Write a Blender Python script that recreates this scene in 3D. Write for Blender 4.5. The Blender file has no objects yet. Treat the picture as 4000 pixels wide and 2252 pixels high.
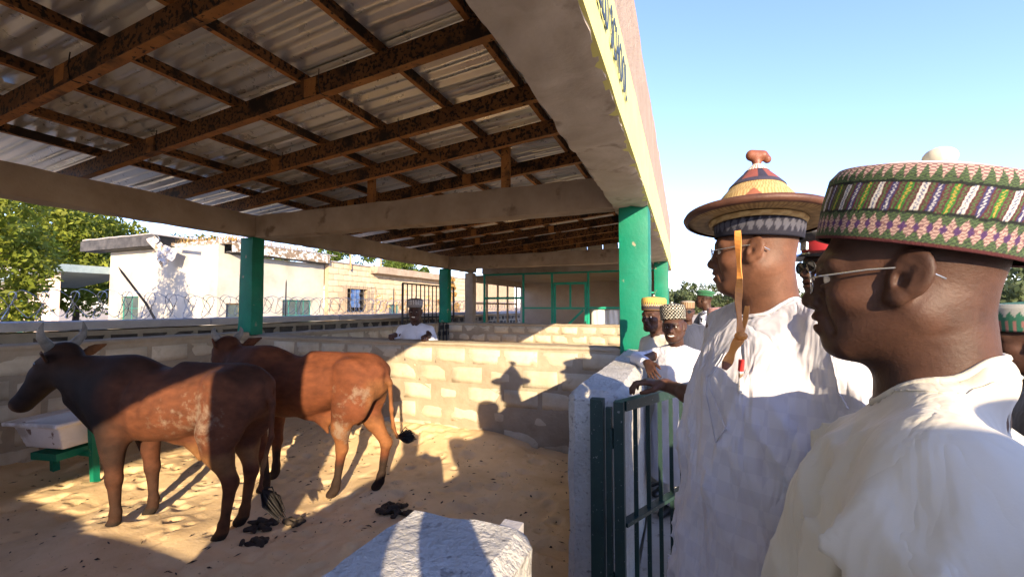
import bpy, bmesh, math, random
import numpy as np
from mathutils import Vector, Matrix, Euler
random.seed(7)
S = bpy.context.scene
COL = S.collection
R = math.radians
# ------------------------------------------------------------------ camera
cam_d = bpy.data.cameras.new('camera'); cam = bpy.data.objects.new('camera', cam_d); COL.objects.link(cam)
cam.location = (0, 0, 1.6); cam.rotation_euler = (R(92.5), 0, R(21.8))
cam_d.sensor_width = 36; cam_d.lens = 15.07; cam_d.clip_start = 0.05; cam_d.clip_end = 4000
S.camera = cam
# ------------------------------------------------------------------ sky, sun, exposure
SUN_L = Vector((-2.04, 3.07, -1.10)).normalized()          # direction the light travels
sun_el = math.asin(-SUN_L.z); sun_az = math.atan2(-SUN_L.x, -SUN_L.y)
W = bpy.data.worlds.new('World'); S.world = W; W.use_nodes = True
wn = W.node_tree; bg = wn.nodes['Background']
sky = wn.nodes.new('ShaderNodeTexSky'); sky.sky_type = 'NISHITA'; sky.sun_disc = False
sky.sun_elevation = sun_el; sky.sun_rotation = sun_az
sky.air_density = 1.0; sky.dust_density = 0.2; sky.ozone_density = 3.0
tint = wn.nodes.new('ShaderNodeMix'); tint.data_type = 'RGBA'; tint.blend_type = 'MULTIPLY'; tint.inputs[0].default_value = 1.0
tint.inputs[7].default_value = (0.99, 0.875, 1.10, 1)
wn.links.new(sky.outputs[0], tint.inputs[6]); wn.links.new(tint.outputs[2], bg.inputs[0]); bg.inputs[1].default_value = 0.100
sl = bpy.data.lights.new('sun', 'SUN'); sl.energy = 2.6; sl.angle = R(0.5); sl.color = (1.0, 0.80, 0.54)
sun = bpy.data.objects.new('sun', sl); COL.objects.link(sun)
sun.rotation_euler = SUN_L.to_track_quat('-Z', 'Y').to_euler(); sun.location = (8, -12, 12)
S.view_settings.view_transform = 'Standard'; S.view_settings.look = 'None'
S.cycles.diffuse_bounces = 8; S.cycles.max_bounces = 12
S.view_settings.gamma = 1.0; S.view_settings.exposure = 2.38; S.view_settings.use_curve_mapping = False

# ------------------------------------------------------------------ helpers
def tag(o, label=None, cat=None, group=None, kind=None):
    if label: o['label'] = label
    if cat: o['category'] = cat
    if group: o['group'] = group
    if kind: o['kind'] = kind
    return o
def link(o, parent=None):
    COL.objects.link(o)
    if parent: o.parent = parent
    return o
def empty(name, loc=(0, 0, 0), rz=0.0, parent=None):
    o = bpy.data.objects.new(name, None); o.empty_display_size = 0.1
    o.location = loc; o.rotation_euler = (0, 0, rz)
    return link(o, parent)
def mesh(name, v, f, mat=None, parent=None, smooth=False):
    me = bpy.data.meshes.new(name)
    if isinstance(v, np.ndarray) and isinstance(f, np.ndarray):
        k = f.shape[1]
        me.vertices.add(len(v)); me.vertices.foreach_set('co', np.ascontiguousarray(v, dtype=np.float32).ravel())
        me.loops.add(f.size); me.loops.foreach_set('vertex_index', np.ascontiguousarray(f, dtype=np.int32).ravel())
        me.polygons.add(len(f)); me.polygons.foreach_set('loop_start', np.arange(0, f.size, k, dtype=np.int32))
        me.update(calc_edges=True); me.validate()
    else:
        me.from_pydata([tuple(p) for p in v], [], [tuple(q) for q in f]); me.update()
    if smooth: me.polygons.foreach_set('use_smooth', [True]*len(me.polygons))
    if mat: me.materials.append(mat)
    return link(bpy.data.objects.new(name, me), parent)
def setcol(o, cols):
    a = o.data.color_attributes.new('col', 'FLOAT_COLOR', 'POINT')
    c = np.ones((len(cols), 4), np.float32); c[:, :3] = cols
    a.data.foreach_set('color', c.ravel())
def vnoise(P, scale=1.0, seed=0):
    """value noise, P (...,3) -> (...) in 0..1"""
    q = np.asarray(P, np.float64)*scale + seed*17.31
    i = np.floor(q).astype(np.int64); t = q-i; t = t*t*(3-2*t)
    def h(a, b, c):
        n = (a*374761393 + b*668265263 + c*2147483647 + seed*974711) & 0xffffffff
        n = ((n ^ (n >> 13))*1274126177) & 0xffffffff
        return ((n ^ (n >> 16)) & 0xffff)/65535.0
    x, y, z = i[..., 0], i[..., 1], i[..., 2]; u, v, w = t[..., 0], t[..., 1], t[..., 2]
    r = 0
    for dx in (0, 1):
        for dy in (0, 1):
            for dz in (0, 1):
                r = r + h(x+dx, y+dy, z+dz)*(u if dx else 1-u)*(v if dy else 1-v)*(w if dz else 1-w)
    return r
def fbm(P, scale, seed=0, oct=3):
    r = 0; a = .5
    for k in range(oct): r = r + a*(vnoise(P, scale*2**k, seed+k)-.5); a *= .5
    return r
class MB:
    """collects simple solids into one mesh"""
    def __init__(s): s.v = []; s.f = []
    def add(s, v, f):
        n = len(s.v); s.v += [tuple(p) for p in v]; s.f += [tuple(i+n for i in q) for q in f]; return s
    def box(s, a, b, m=None):
        x0, y0, z0 = a; x1, y1, z1 = b
        v = [(x0,y0,z0),(x1,y0,z0),(x1,y1,z0),(x0,y1,z0),(x0,y0,z1),(x1,y0,z1),(x1,y1,z1),(x0,y1,z1)]
        if m: v = [m @ Vector(p) for p in v]
        return s.add(v, [(0,3,2,1),(4,5,6,7),(0,1,5,4),(1,2,6,5),(2,3,7,6),(3,0,4,7)])
    def tube(s, pts, r, n=8, cap=True):
        pts = [Vector(p) for p in pts]; rs = r if isinstance(r, (list, tuple)) else [r]*len(pts)
        v = []; f = []; up = Vector((0, 0, 1)); prev = None
        for i, p in enumerate(pts):
            d = (pts[min(i+1, len(pts)-1)]-pts[max(i-1, 0)]).normalized()
            if prev is None:
                a = d.cross(up)
                if a.length < 1e-3: a = d.cross(Vector((1, 0, 0)))
                a.normalize()
            else: a = (prev-d*prev.dot(d)).normalized()
            prev = a; b = d.cross(a)
            for k in range(n):
                t = 2*math.pi*k/n; v.append(p+(a*math.cos(t)+b*math.sin(t))*rs[i])
        for i in range(len(pts)-1):
            for k in range(n):
                k2 = (k+1) % n; f.append((i*n+k, i*n+k2, (i+1)*n+k2, (i+1)*n+k))
        if cap: f.append(tuple(range(n-1, -1, -1))); f.append(tuple((len(pts)-1)*n+k for k in range(n)))
        return s.add(v, f)
    def bar(s, a, b, w, h):
        """box beam from a to b, width w (horizontal) height h"""
        a = Vector(a); b = Vector(b); d = (b-a).normalized(); sd = d.cross(Vector((0, 0, 1)))
        if sd.length < 1e-3: sd = Vector((1, 0, 0))
        sd.normalize(); up = sd.cross(d)
        v = [p+sd*(sx*w/2)+up*(sz*h/2) for p in (a, b) for sx, sz in ((-1,-1),(1,-1),(1,1),(-1,1))]
        return s.add(v, [(0,1,2,3),(7,6,5,4),(0,4,5,1),(1,5,6,2),(2,6,7,3),(3,7,4,0)])
    def build(s, name, mat=None, parent=None, smooth=False):
        return mesh(name, s.v, s.f, mat, parent, smooth)
def box_obj(name, a, b, mat, parent=None): return MB().box(a, b).build(name, mat, parent)
def rough_box(name, a, b, mat, parent=None, seg=.12, jit=.012, rnd=.012, seed=1, nscale=4.0, smooth=True):
    """plastered / cast solid: subdivided box with uneven faces and softened edges"""
    a = np.array(a, float); b = np.array(b, float); n = np.maximum(2, np.ceil((b-a)/seg).astype(int))
    V = []; F = []; key = {}
    def vid(i, j, k):
        q = (i, j, k)
        if q not in key:
            key[q] = len(V); V.append([i, j, k])
        return key[q]
    for ax in range(3):
        u, w = (ax+1) % 3, (ax+2) % 3
        for side in (0, n[ax]):
            for i in range(n[u]):
                for j in range(n[w]):
                    q = []
                    for (di, dj) in ((0,0),(1,0),(1,1),(0,1)):
                        c = [0, 0, 0]; c[ax] = side; c[u] = i+di; c[w] = j+dj; q.append(vid(*c))
                    F.append(q if side else q[::-1])
    V = np.array(V); P = a+(b-a)*V/n
    on = (V == 0) | (V == n); cnt = on.sum(1)
    sgn = np.where(V == 0, 1.0, np.where(V == n, -1.0, 0.0))
    P = P+sgn*(rnd*(cnt[:, None] >= 2))
    N = np.stack([fbm(P, nscale, seed+9*k, 3) for k in range(3)], 1)
    P = P+N*jit*2.0
    o = mesh(name, P, np.array(F), mat, parent, smooth)
    if smooth: o.data.set_sharp_from_angle(angle=R(38))
    return o

# ------------------------------------------------------------------ materials
def ramp(nt, fac, stops):
    r = nt.nodes.new('ShaderNodeValToRGB'); e = r.color_ramp.elements
    while len(e) < len(stops): e.new(.5)
    for x, (p, c) in zip(e, stops): x.position = p; x.color = (*c, 1) if len(c) == 3 else c
    nt.links.new(fac, r.inputs[0]); return r.outputs[0]
def node(nt, t, **k):
    n = nt.nodes.new(t)
    for a, b in k.items(): setattr(n, a, b)
    return n
def noise(nt, co, scale, detail=5, rough=.6, dist=0.0):
    n = nt.nodes.new('ShaderNodeTexNoise'); n.inputs['Scale'].default_value = scale
    n.inputs['Detail'].default_value = detail; n.inputs['Roughness'].default_value = rough
    n.inputs['Distortion'].default_value = dist; nt.links.new(co, n.inputs['Vector']); return n.outputs[0]
def mix(nt, fac, a, b, mode='MIX'):
    m = nt.nodes.new('ShaderNodeMix'); m.data_type = 'RGBA'; m.blend_type = mode
    for sock, val in ((m.inputs[0], fac), (m.inputs[6], a), (m.inputs[7], b)):
        if hasattr(val, 'is_linked'): nt.links.new(val, sock)
        elif isinstance(val, (int, float)): sock.default_value = val
        else: sock.default_value = (*val, 1)
    return m.outputs[2]
def math_(nt, op, a, b=None):
    m = nt.nodes.new('ShaderNodeMath'); m.operation = op
    for sock, val in ((m.inputs[0], a), (m.inputs[1], b)):
        if val is None: continue
        if hasattr(val, 'is_linked'): nt.links.new(val, sock)
        else: sock.default_value = val
    return m.outputs[0]
def M(name, stops, scale=3.0, rough=.85, bump=.15, bscale=40.0, coord='pos', metal=0.0, var=0.0, spots=None, spec=.3, attr=None, detail=6, dist=0.0, sub=0.0, stretch=None, bdist=.01, rvar=0.0):
    m = bpy.data.materials.new(name); m.use_nodes = True; nt = m.node_tree; L = nt.links
    p = nt.nodes['Principled BSDF']; p.inputs['Roughness'].default_value = rough; p.inputs['Metallic'].default_value = metal
    p.inputs['Specular IOR Level'].default_value = spec
    if coord == 'pos': co = nt.nodes.new('ShaderNodeNewGeometry').outputs['Position']
    else: co = nt.nodes.new('ShaderNodeTexCoord').outputs['Object']
    if stretch:
        mp = nt.nodes.new('ShaderNodeMapping'); mp.inputs['Scale'].default_value = stretch; L.new(co, mp.inputs['Vector']); co2 = mp.outputs[0]
    else: co2 = co
    if isinstance(stops[0], (int, float)): stops = [(0, stops), (1, stops)]
    c = ramp(nt, noise(nt, co2, scale, detail, .62, dist), stops)
    if attr:
        at = node(nt, 'ShaderNodeAttribute', attribute_name='col'); c = mix(nt, 1.0, at.outputs['Color'], c, 'MULTIPLY')
    for sp in (spots or []):      # (scale, threshold, softness, colour, detail)
        s_ = noise(nt, co, sp[0], sp[4] if len(sp) > 4 else 3, .55)
        f = ramp(nt, s_, [(sp[1]-sp[2], (0, 0, 0)), (sp[1]+sp[2], (1, 1, 1))])
        c = mix(nt, f, c, sp[3])
    if var:
        oi = nt.nodes.new('ShaderNodeObjectInfo'); mr = nt.nodes.new('ShaderNodeMapRange')
        mr.inputs['To Min'].default_value = 1-var; mr.inputs['To Max'].default_value = 1+var
        L.new(oi.outputs['Random'], mr.inputs[0]); hs = nt.nodes.new('ShaderNodeHueSaturation')
        L.new(mr.outputs[0], hs.inputs['Value']); L.new(c, hs.inputs['Color']); c = hs.outputs[0]
    L.new(c, p.inputs['Base Color'])
    if rvar:
        rr = nt.nodes.new('ShaderNodeMapRange'); L.new(noise(nt, co, 6, 4), rr.inputs[0])
        rr.inputs['From Min'].default_value = .3; rr.inputs['From Max'].default_value = .7
        rr.inputs['To Min'].default_value = rough-rvar; rr.inputs['To Max'].default_value = rough+rvar; L.new(rr.outputs[0], p.inputs['Roughness'])
    if bump:
        b = nt.nodes.new('ShaderNodeBump'); b.inputs['Strength'].default_value = bump; b.inputs['Distance'].default_value = bdist
        L.new(noise(nt, co, bscale, 6, .65), b.inputs['Height']); L.new(b.outputs[0], p.inputs['Normal'])
    if sub:
        p.inputs['Subsurface Weight'].default_value = sub; p.inputs['Subsurface Radius'].default_value = (.012, .005, .003)
    return m
MAT = {}
MAT['sand'] = M('sand', [(.3, (.58, .405, .215)), (.55, (.71, .52, .295)), (.75, (.77, .585, .35))], 2.2, .95, .5, 55, spots=[(38, .69, .03, (.26, .18, .10), 4), (7, .72, .05, (.42, .30, .17), 5)], spec=.1)
MAT['ground'] = M('dry_ground', [(.3, (.42, .33, .22)), (.7, (.56, .45, .31))], .35, .95, .3, 9, spec=.1)
MAT['apron'] = M('rough_concrete_apron', [(.3, (.34, .295, .24)), (.7, (.47, .41, .34))], 3, .95, .6, 30, spots=[(20, .64, .04, (.22, .19, .15), 4)], spec=.1)
MAT['conc'] = M('grey_brown_cast_concrete', [(.25, (.25, .19, .135)), (.5, (.34, .27, .20)), (.75, (.42, .345, .265))], 2.4, .92, .4, 34, spots=[(3.2, .66, .05, (.20, .145, .10), 5)], spec=.15)
MAT['soffit'] = M('smeared_plaster', [(.25, (.36, .30, .235)), (.5, (.45, .385, .31)), (.75, (.56, .49, .41))], 2.0, .9, .5, 16, spots=[(4.2, .65, .05, (.27, .22, .17), 6)], spec=.15, dist=1.2)
MAT['parapet'] = M('rough_pinkish_render', [(.3, (.29, .225, .18)), (.7, (.37, .295, .24))], 4, .95, .9, 22, spots=[(26, .63, .03, (.30, .22, .17), 4)], spec=.1, bdist=.02)
MAT['yellow'] = M('pale_yellow_paint', [(.3, (.66, .62, .20)), (.7, (.70, .66, .25))], 5, .75, .1, 30, spec=.2)
MAT['navy'] = M('navy_lettering_paint', [(.3, (.03, .05, .09)), (.7, (.05, .075, .12))], 9, .7, 0, spec=.2)
MAT['green'] = M('green_gloss_paint', [(.25, (.0, .115, .066)), (.55, (.0, .150, .086)), (.8, (.006, .19, .11))], 3.5, .55, .35, 26, spots=[(6.0, .665, .025, (.26, .22, .15), 7), (2.2, .62, .12, (.012, .13, .075), 5)], spec=.3)
MAT['render_w'] = M('white_roughcast', [(.3, (.46, .44, .40)), (.7, (.60, .58, .53))], 4, .95, 1.0, 38, spots=[(42, .64, .04, (.33, .31, .28), 3)], spec=.1, bdist=.03)
MAT['block'] = M('sandcrete_block', [(.3, (.40, .335, .235)), (.55, (.49, .42, .305)), (.8, (.56, .49, .37))], 5, .95, .5, 45, var=.12, spots=[(5, .68, .06, (.30, .245, .165), 6)], spec=.1)
MAT['mortar'] = M('smeared_mortar', [(.3, (.26, .21, .145)), (.7, (.36, .30, .215))], 5, .95, .7, 30, spots=[(4, .64, .08, (.31, .25, .175), 6)], spec=.1)
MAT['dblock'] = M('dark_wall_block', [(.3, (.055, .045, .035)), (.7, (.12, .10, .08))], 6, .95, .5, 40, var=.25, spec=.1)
MAT['coping'] = M('grey_coping_concrete', [(.3, (.33, .31, .30)), (.7, (.45, .43, .41))], 4, .9, .4, 30, spec=.15)
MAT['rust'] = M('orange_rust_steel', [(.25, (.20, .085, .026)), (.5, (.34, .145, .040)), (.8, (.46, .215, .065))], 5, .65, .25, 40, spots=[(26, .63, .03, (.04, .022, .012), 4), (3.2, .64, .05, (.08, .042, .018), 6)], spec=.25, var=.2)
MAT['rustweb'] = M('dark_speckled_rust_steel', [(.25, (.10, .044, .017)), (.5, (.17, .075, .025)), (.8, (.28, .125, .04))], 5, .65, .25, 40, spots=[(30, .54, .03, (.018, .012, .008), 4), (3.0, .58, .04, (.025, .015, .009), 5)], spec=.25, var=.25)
MAT['tin'] = M('galvanised_sheet', [(.3, (.68, .66, .62)), (.7, (.82, .80, .76))], 3, .33, .12, 8, metal=.5, var=.16, spots=[(2.5, .70, .05, (.36, .33, .28), 5)], rvar=.10, bdist=.02)
MAT['gate'] = M('dark_green_gate_paint', [(.3, (.006, .024, .021)), (.7, (.012, .036, .030))], 6, .5, .15, 60, spots=[(70, .70, .03, (.20, .21, .20), 3)], spec=.4)
MAT['black'] = M('black_steel', [(.3, (.012, .012, .013)), (.7, (.03, .03, .03))], 9, .5, 0, spec=.3)
MAT['teal'] = M('teal_window_paint', [(.3, (.03, .17, .14)), (.7, (.05, .24, .19))], 6, .6, .1, 30)
MAT['glass'] = M('window_glass', [(.3, (.05, .07, .07)), (.7, (.10, .13, .13))], 2, .12, 0, spec=.5)
MAT['dark'] = M('painted_inside_shade', (.02, .018, .015), rough=.9, bump=0)  # near-black colour standing in for the shade of unlit interiors
# ------------------------------------------------------------------ the setting: ground, sand, apron
def plane(name, x0, x1, y0, y1, z, mat):
    return mesh(name, [(x0,y0,z),(x1,y0,z),(x1,y1,z),(x0,y1,z)], [(0,1,2,3)], mat)
tag(plane('ground', -1500, 1500, -1500, 1500, 0.0, MAT['ground']), kind='structure')
tag(rough_box('pavement', (-.28, -9, -.1), (3.2, 16, .08), MAT['apron'], seg=.25, jit=.02), kind='structure')
prg = random.Random(12)
PRINTS = [(prg.uniform(-5.7, -.8), prg.uniform(.8, 4.2), prg.uniform(0, 6.3), prg.uniform(.035, .06)) for _ in range(230)]
def sand_height(X, Y):
    P = np.stack([X, Y, X*0], -1)
    h = .055 + fbm(P, 1.1, 3, 3)*.14 + fbm(P*np.array([1., .6, 1.]), 3.6, 11, 3)*.032
    fp = vnoise(P, 7.5, 21); h -= .030*np.clip((fp-.66)/.2, 0, 1)          # hoof prints
    fp = vnoise(P, 12., 27); h -= .008*np.clip((fp-.62)/.15, 0, 1)
    h += .15*np.exp(-((4.48-Y)/.55)**2)*np.clip((-X-.9)/1.2, 0, 1)                # bank against the partition
    h += .06*np.exp(-((X+5.9)/.6)**2)
    for (px, py, pa, ps) in PRINTS:                                           # pressed hoof prints with raised rims
        m = (np.abs(X-px) < .16) & (np.abs(Y-py) < .16)
        if not m.any(): continue
        dx, dy = X[m]-px, Y[m]-py; c, s_ = math.cos(pa), math.sin(pa); u, w = (dx*c+dy*s_)/1.25, -dx*s_+dy*c; q = np.sqrt(u*u+w*w)/ps
        h[m] += -.013*np.exp(-(q/.75)**4)+0.003*np.exp(-((q-1.3)/.45)**2)
    return np.maximum(h, .012)
gx = np.linspace(-6.0, -.56, 330); gy = np.linspace(-1.3, 4.5, 350)
X, Y = np.meshgrid(gx, gy, indexing='ij'); V = np.stack([X, Y, sand_height(X, Y)], -1).reshape(-1, 3)
def grid_faces(n, m):
    i, j = np.meshgrid(np.arange(n-1), np.arange(m-1), indexing='ij'); a = (i*m+j).ravel()
    return np.stack([a, a+m, a+m+1, a+1], 1)
tag(mesh('pen_sand', V, grid_faces(330, 350), MAT['sand'], smooth=True), kind='structure')
def sand_z(x, y): return float(sand_height(np.array([x]), np.array([y]))[0])
gx = np.linspace(-6.0, -.56, 60); gy = np.linspace(4.72, 10.6, 60)
X, Y = np.meshgrid(gx, gy, indexing='ij'); P = np.stack([X, Y, X*0], -1)
V = np.stack([X, Y, .05+fbm(P, 1.5, 5)*.1], -1).reshape(-1, 3)
tag(mesh('far_pen_sand', V, grid_faces(60, 60), MAT['sand'], smooth=True), kind='structure')

# ------------------------------------------------------------------ the shed
shed = tag(empty('cattle_shed', (-3.4, 4.6, 0)), 'long open cattle shed with green pillars and rusty framed tin roof', 'building')
SO = Vector(shed.location)
def under(o, parent):                       # keep world coordinates while parenting to an empty
    o.parent = parent; o.matrix_parent_inverse = Matrix.Translation(-parent.location); return o
WT = 1.18
XI, XO = -.62, -.31                        # front pillar inner / outer face
XB0, XB1 = -6.26, -5.97
frames = (-7.4, -1.52, 4.48, 10.2)
for i, y in enumerate(frames):
    under(rough_box('front_pillar', (XI, y, 0), (XO, y+.32, 2.66), MAT['green'], seg=.1, jit=.010, seed=20+i), shed)
    o = under(rough_box('back_pillar', (XB0, y, WT), (XB1, y+.22, 2.66), MAT['green'], seg=.08, jit=.016, seed=30+i), shed)
under(rough_box('back_pillar', (XB0, 11.7, 0), (XB1, 11.95, 2.66), MAT['conc'], seg=.1, jit=.012, seed=36), shed)
# front lintel with parapet: soffit plaster, yellow painted band, rough render above
fb = under(rough_box('front_beam', (XI-.03, -7.8, 2.64), (XO, 13.0, 4.0), MAT['parapet'], seg=.16, jit=.014, rnd=.008, seed=40), shed)
under(rough_box('soffit', (XI-.045, -7.8, 2.625), (XO+.004, 13.0, 2.68), MAT['soffit'], seg=.05, jit=.026, rnd=.006, seed=41, nscale=9), shed)
under(rough_box('painted_band', (XO-.05, -7.8, 2.632), (XO+.014, 13.0, 3.13), MAT['yellow'], seg=.2, jit=.004, rnd=.002, seed=42), shed)
under(rough_box('back_beam', (XB0+.01, -7.8, 2.66), (XB1+.012, 11.97, 3.0), MAT['conc'], seg=.1, jit=.022, seed=43), shed)
for i, y in enumerate(frames):
    under(rough_box('cross_beam', (XB1, y+.015, 2.63), (XI-.03, y+.28, 2.985), MAT['conc'], seg=.11, jit=.02, seed=44+i), shed)
# lettering on the band
cu = bpy.data.curves.new('lettering', 'FONT'); cu.body = 'FIELD SCHOOL'; cu.size = .29; cu.extrude = .002; cu.space_character = 1.15
to = bpy.data.objects.new('lettering_tmp', cu); COL.objects.link(to); bpy.context.view_layer.update()
me = bpy.data.meshes.new_from_object(to.evaluated_get(bpy.context.evaluated_depsgraph_get())); bpy.data.objects.remove(to)
xs = [v.co.x for v in me.vertices]; wtxt = max(xs)-min(xs); TL = 1.02
for v in me.vertices:
    x, y, z = v.co; v.co = (XO+.0235+z, 2.52-TL+(x-min(xs))/wtxt*TL, 2.79+y)
me.materials.append(MAT['navy']); o = bpy.data.objects.new('lettering', me); link(o); under(o, shed)
tag(o, 'dark navy capitals reading FIELD SCHOOL')
# rafters, purlins, roof sheets
def zr(x): return 3.07+.084*(x+5.97)
def channel(L, h, w, t=.006):
    """C channel along +x, bottom at z=0, open to +y"""
    m = MB(); m.box((0, 0, 0), (L, t, h)); m.box((0, t, 0), (L, w, t)); m.box((0, t, h-t), (L, w, h))
    return m
sl_ang = -math.atan(.084)
raf_y = [-6.6, -5.4, -4.3, -3.3, -2.3, -1.0, -.2, .7, 1.62, 2.60, 3.60, 4.40, 5.35, 6.7, 7.65, 8.6, 9.55, 10.5, 11.45, 12.3]
rl = (7.1-.66)/math.cos(sl_ang)
rm = channel(rl, .165, .075)
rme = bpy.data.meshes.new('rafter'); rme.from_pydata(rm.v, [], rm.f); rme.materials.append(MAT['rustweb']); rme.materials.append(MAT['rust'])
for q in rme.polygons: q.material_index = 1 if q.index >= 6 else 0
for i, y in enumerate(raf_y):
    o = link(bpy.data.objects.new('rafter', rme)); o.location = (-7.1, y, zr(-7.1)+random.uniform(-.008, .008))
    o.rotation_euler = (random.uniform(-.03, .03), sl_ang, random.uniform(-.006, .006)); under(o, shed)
    if 1 < y < 13:          # splice plate and tie wire
        for sx in (-2.9, -4.6+random.uniform(-.5, .5)):
            under(MB().box((sx, y-.006, zr(sx)+.01), (sx+.13, y-.001, zr(sx)+.16)).build('splice_plate', MAT['rust']), shed)
            x = sx+.16+random.uniform(0, .1); z = zr(x)
            under(MB().tube([(x, y-.01, z+.2), (x+.004, y-.02, z+.09), (x+.02, y-.012, z-.008), (x+.03, y+.03, z-.012), (x+.02, y+.09, z+.02), (x+.01, y+.085, z+.17)], .004, 5).build('tie_wire', MAT['black']), shed)
pur_x = [-5.90, -5.30, -4.52, -3.74, -2.95, -2.15, -1.36, -.72]
pm = channel(6.15, .085, .05)
for y0 in (-7.75, -1.58, 4.59):
    for px in pur_x:
        v = [Matrix.Rotation(math.pi/2, 4, 'Z') @ Vector(p) for p in pm.v]
        L = 6.15 if y0 < 4 else 8.0
        v = [(p.x, p.y*L/6.15, p.z) for p in v]
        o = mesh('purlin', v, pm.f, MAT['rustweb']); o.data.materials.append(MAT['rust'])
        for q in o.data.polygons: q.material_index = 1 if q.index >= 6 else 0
        o.location = (px, y0, zr(px)+.168); under(o, shed)
        o.rotation_euler = (random.uniform(-.002, .002), random.uniform(-.04, .04), random.uniform(-.003, .003))
def sheet_mesh(L, Wd, pitch=.15, dep=.034, seed=0):
    """trapezoid corrugated sheet, ridges along x, width along y"""
    prof = []; n = int(round(Wd/pitch))
    for k in range(n):
        y = k*pitch; prof += [(y, 0), (y+.055, 0), (y+.072, dep), (y+.132, dep)]
    prof.append((n*pitch, 0)); xs = np.linspace(0, L, 9)
    V = np.array([(x, y, z) for x in xs for (y, z) in prof])
    V[:, 2] += fbm(V*np.array([1, 1, 0]), 2.2, seed, 2)*.022 + fbm(V*np.array([.4, 3, 0]), 2.0, seed+5, 2)*.012
    return V, grid_faces(len(xs), len(prof))
shm = []
for k in range(6):
    V, F = sheet_mesh(2.15 if k < 99 else 0, .9, seed=k*3); o = mesh('tmp', V, F, MAT['tin']); shm.append(o.data); bpy.data.objects.remove(o)
j = 0
for iy in range(26):
    y = -7.75+iy*.8
    for ix, x0 in enumerate((-7.15, -5.18, -3.22, -1.88)):
        o = link(bpy.data.objects.new('roof_sheet', shm[(iy*7+ix*3) % 6])); j += 1
        o.location = (x0+random.uniform(-.06, .06), y+random.uniform(-.03, .03), zr(x0)+.257+(ix if ix < 3 else 1.0)*.006+(iy % 2)*.004)
        o.rotation_euler = (random.uniform(-.004, .004), sl_ang, random.uniform(-.012, .012)); under(o, shed)
        if ix == 3: o.scale = (.57, 1, 1); o.rotation_euler.z *= .3
for (px, h0) in ((-1.98, 2.96), (-3.95, 2.96)):         # short steel stubs on the cross beam
    under(MB().box((px, 4.60, h0), (px+.10, 4.66, zr(px)+.16)).build('stub_post', MAT['rust']), shed)
# end wall at the far end
under(rough_box('end_beam', (XB1, 12.30, 2.65), (XI-.03, 12.56, 3.0), MAT['conc'], seg=.15, jit=.015, seed=60), shed)

# ------------------------------------------------------------------ block walls
bvar = []
for k in range(5):
    o = rough_box('tmp', (-.5, -.5, -.5), (.5, .5, .5), MAT['block'], seg=.34, jit=.018, rnd=.03, seed=70+k*3, nscale=2.2, smooth=False)
    bvar.append(o.data); bpy.data.objects.remove(o)
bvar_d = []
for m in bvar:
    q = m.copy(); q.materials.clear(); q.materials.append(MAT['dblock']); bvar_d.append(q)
def block_wall(name, a, b, label, axis, cat='wall', z_from=0.0, hz=.225, lx=.45, gap=.028, proud=.012, meshes=None, mort='mortar', cap=True, skip=None, parent=None, faces=(1,)):
    """mortar core with single blocks set proud; axis = run direction ('x' or 'y'); blocks pass through the wall"""
    a = Vector(a); b = Vector(b); meshes = meshes or bvar
    if parent is None:
        root = rough_box(name, a, b, MAT[mort], seg=.15, jit=.012, seed=80); tag(root, label, cat)
    else:
        root = parent
    u = 0 if axis == 'x' else 1; t = 1-u
    z = max(a.z, z_from); r = 0
    top = b.z-(.05 if cap else 0)
    while z+hz*.6 < top:
        h = min(hz, top-z); s = a[u]-(lx*.5 if r % 2 else 0)
        while s < b[u]-.04:
            s0 = max(s, a[u]+.01); s1 = min(s+lx, b[u]-.01)
            if s1-s0 > .08 and not (skip and skip((s0+s1)/2, z+h/2)):
                o = link(bpy.data.objects.new('block', random.choice(meshes)))
                sc = [0, 0, 0]; sc[u] = s1-s0-gap; sc[t] = (b[t]-a[t])+proud*2+random.uniform(-.006, .006); sc[2] = h-gap
                lo = [0, 0, 0]; lo[u] = (s0+s1)/2; lo[t] = (a[t]+b[t])/2+random.uniform(-.004, .004); lo[2] = z+h/2
                o.scale = sc; o.location = lo; o.rotation_euler = [random.uniform(-.012, .012) for _ in range(3)]
                o.parent = root
                if parent is not None: o.matrix_parent_inverse = Matrix.Translation(-parent.location)
            s += lx
        z += hz; r += 1
    return root
WT = 1.18
p1 = block_wall('partition_wall', (XB1, 4.49, 0), (XI+.03, 4.70, WT), 'low sandcrete block wall behind the two cattle', 'x', z_from=.02, proud=.006)
def child_cap(parent, a, b, mat, seed=1, name='cement_cap', jit=.012):
    o = rough_box(name, a, b, MAT[mat], seg=.09, jit=jit, rnd=.014, seed=seed, nscale=6); o.parent = parent; return o
child_cap(p1, (XB1, 4.485, WT-.06), (XI+.02, 4.705, WT+.012), 'mortar', 3)
p2 = block_wall('partition_wall', (XB1, 10.24, 0), (XI, 10.46, WT), 'far low block wall in front of the green framed screen', 'x', z_from=.02, proud=.006)
child_cap(p2, (XB1, 10.23, WT-.06), (XI, 10.47, WT+.012), 'mortar', 4)
p3 = block_wall('rear_pen_wall', (-6.20, -1.3, 0), (-5.98, 4.49, WT+.05), 'low block wall at the back of the cattle pen', 'y', z_from=.02, proud=.006)
child_cap(p3, (-6.21, -1.3, WT-.02), (-5.97, 4.49, WT+.062), 'mortar', 5)
p4 = block_wall('rear_pen_wall', (-6.20, 4.70, 0), (-5.98, 9.75, WT), 'low block wall at the back of the second pen', 'y', z_from=.02, proud=.006)
child_cap(p4, (-6.21, 4.70, WT-.07), (-5.97, 9.75, WT+.012), 'mortar', 6)
p0 = rough_box('partition_wall', (XB1, -1.50, 0), (XI, -1.28, WT), MAT['mortar'], seg=.2, seed=7); tag(p0, 'low partition wall on the near side of the cattle pen', 'wall')
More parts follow.
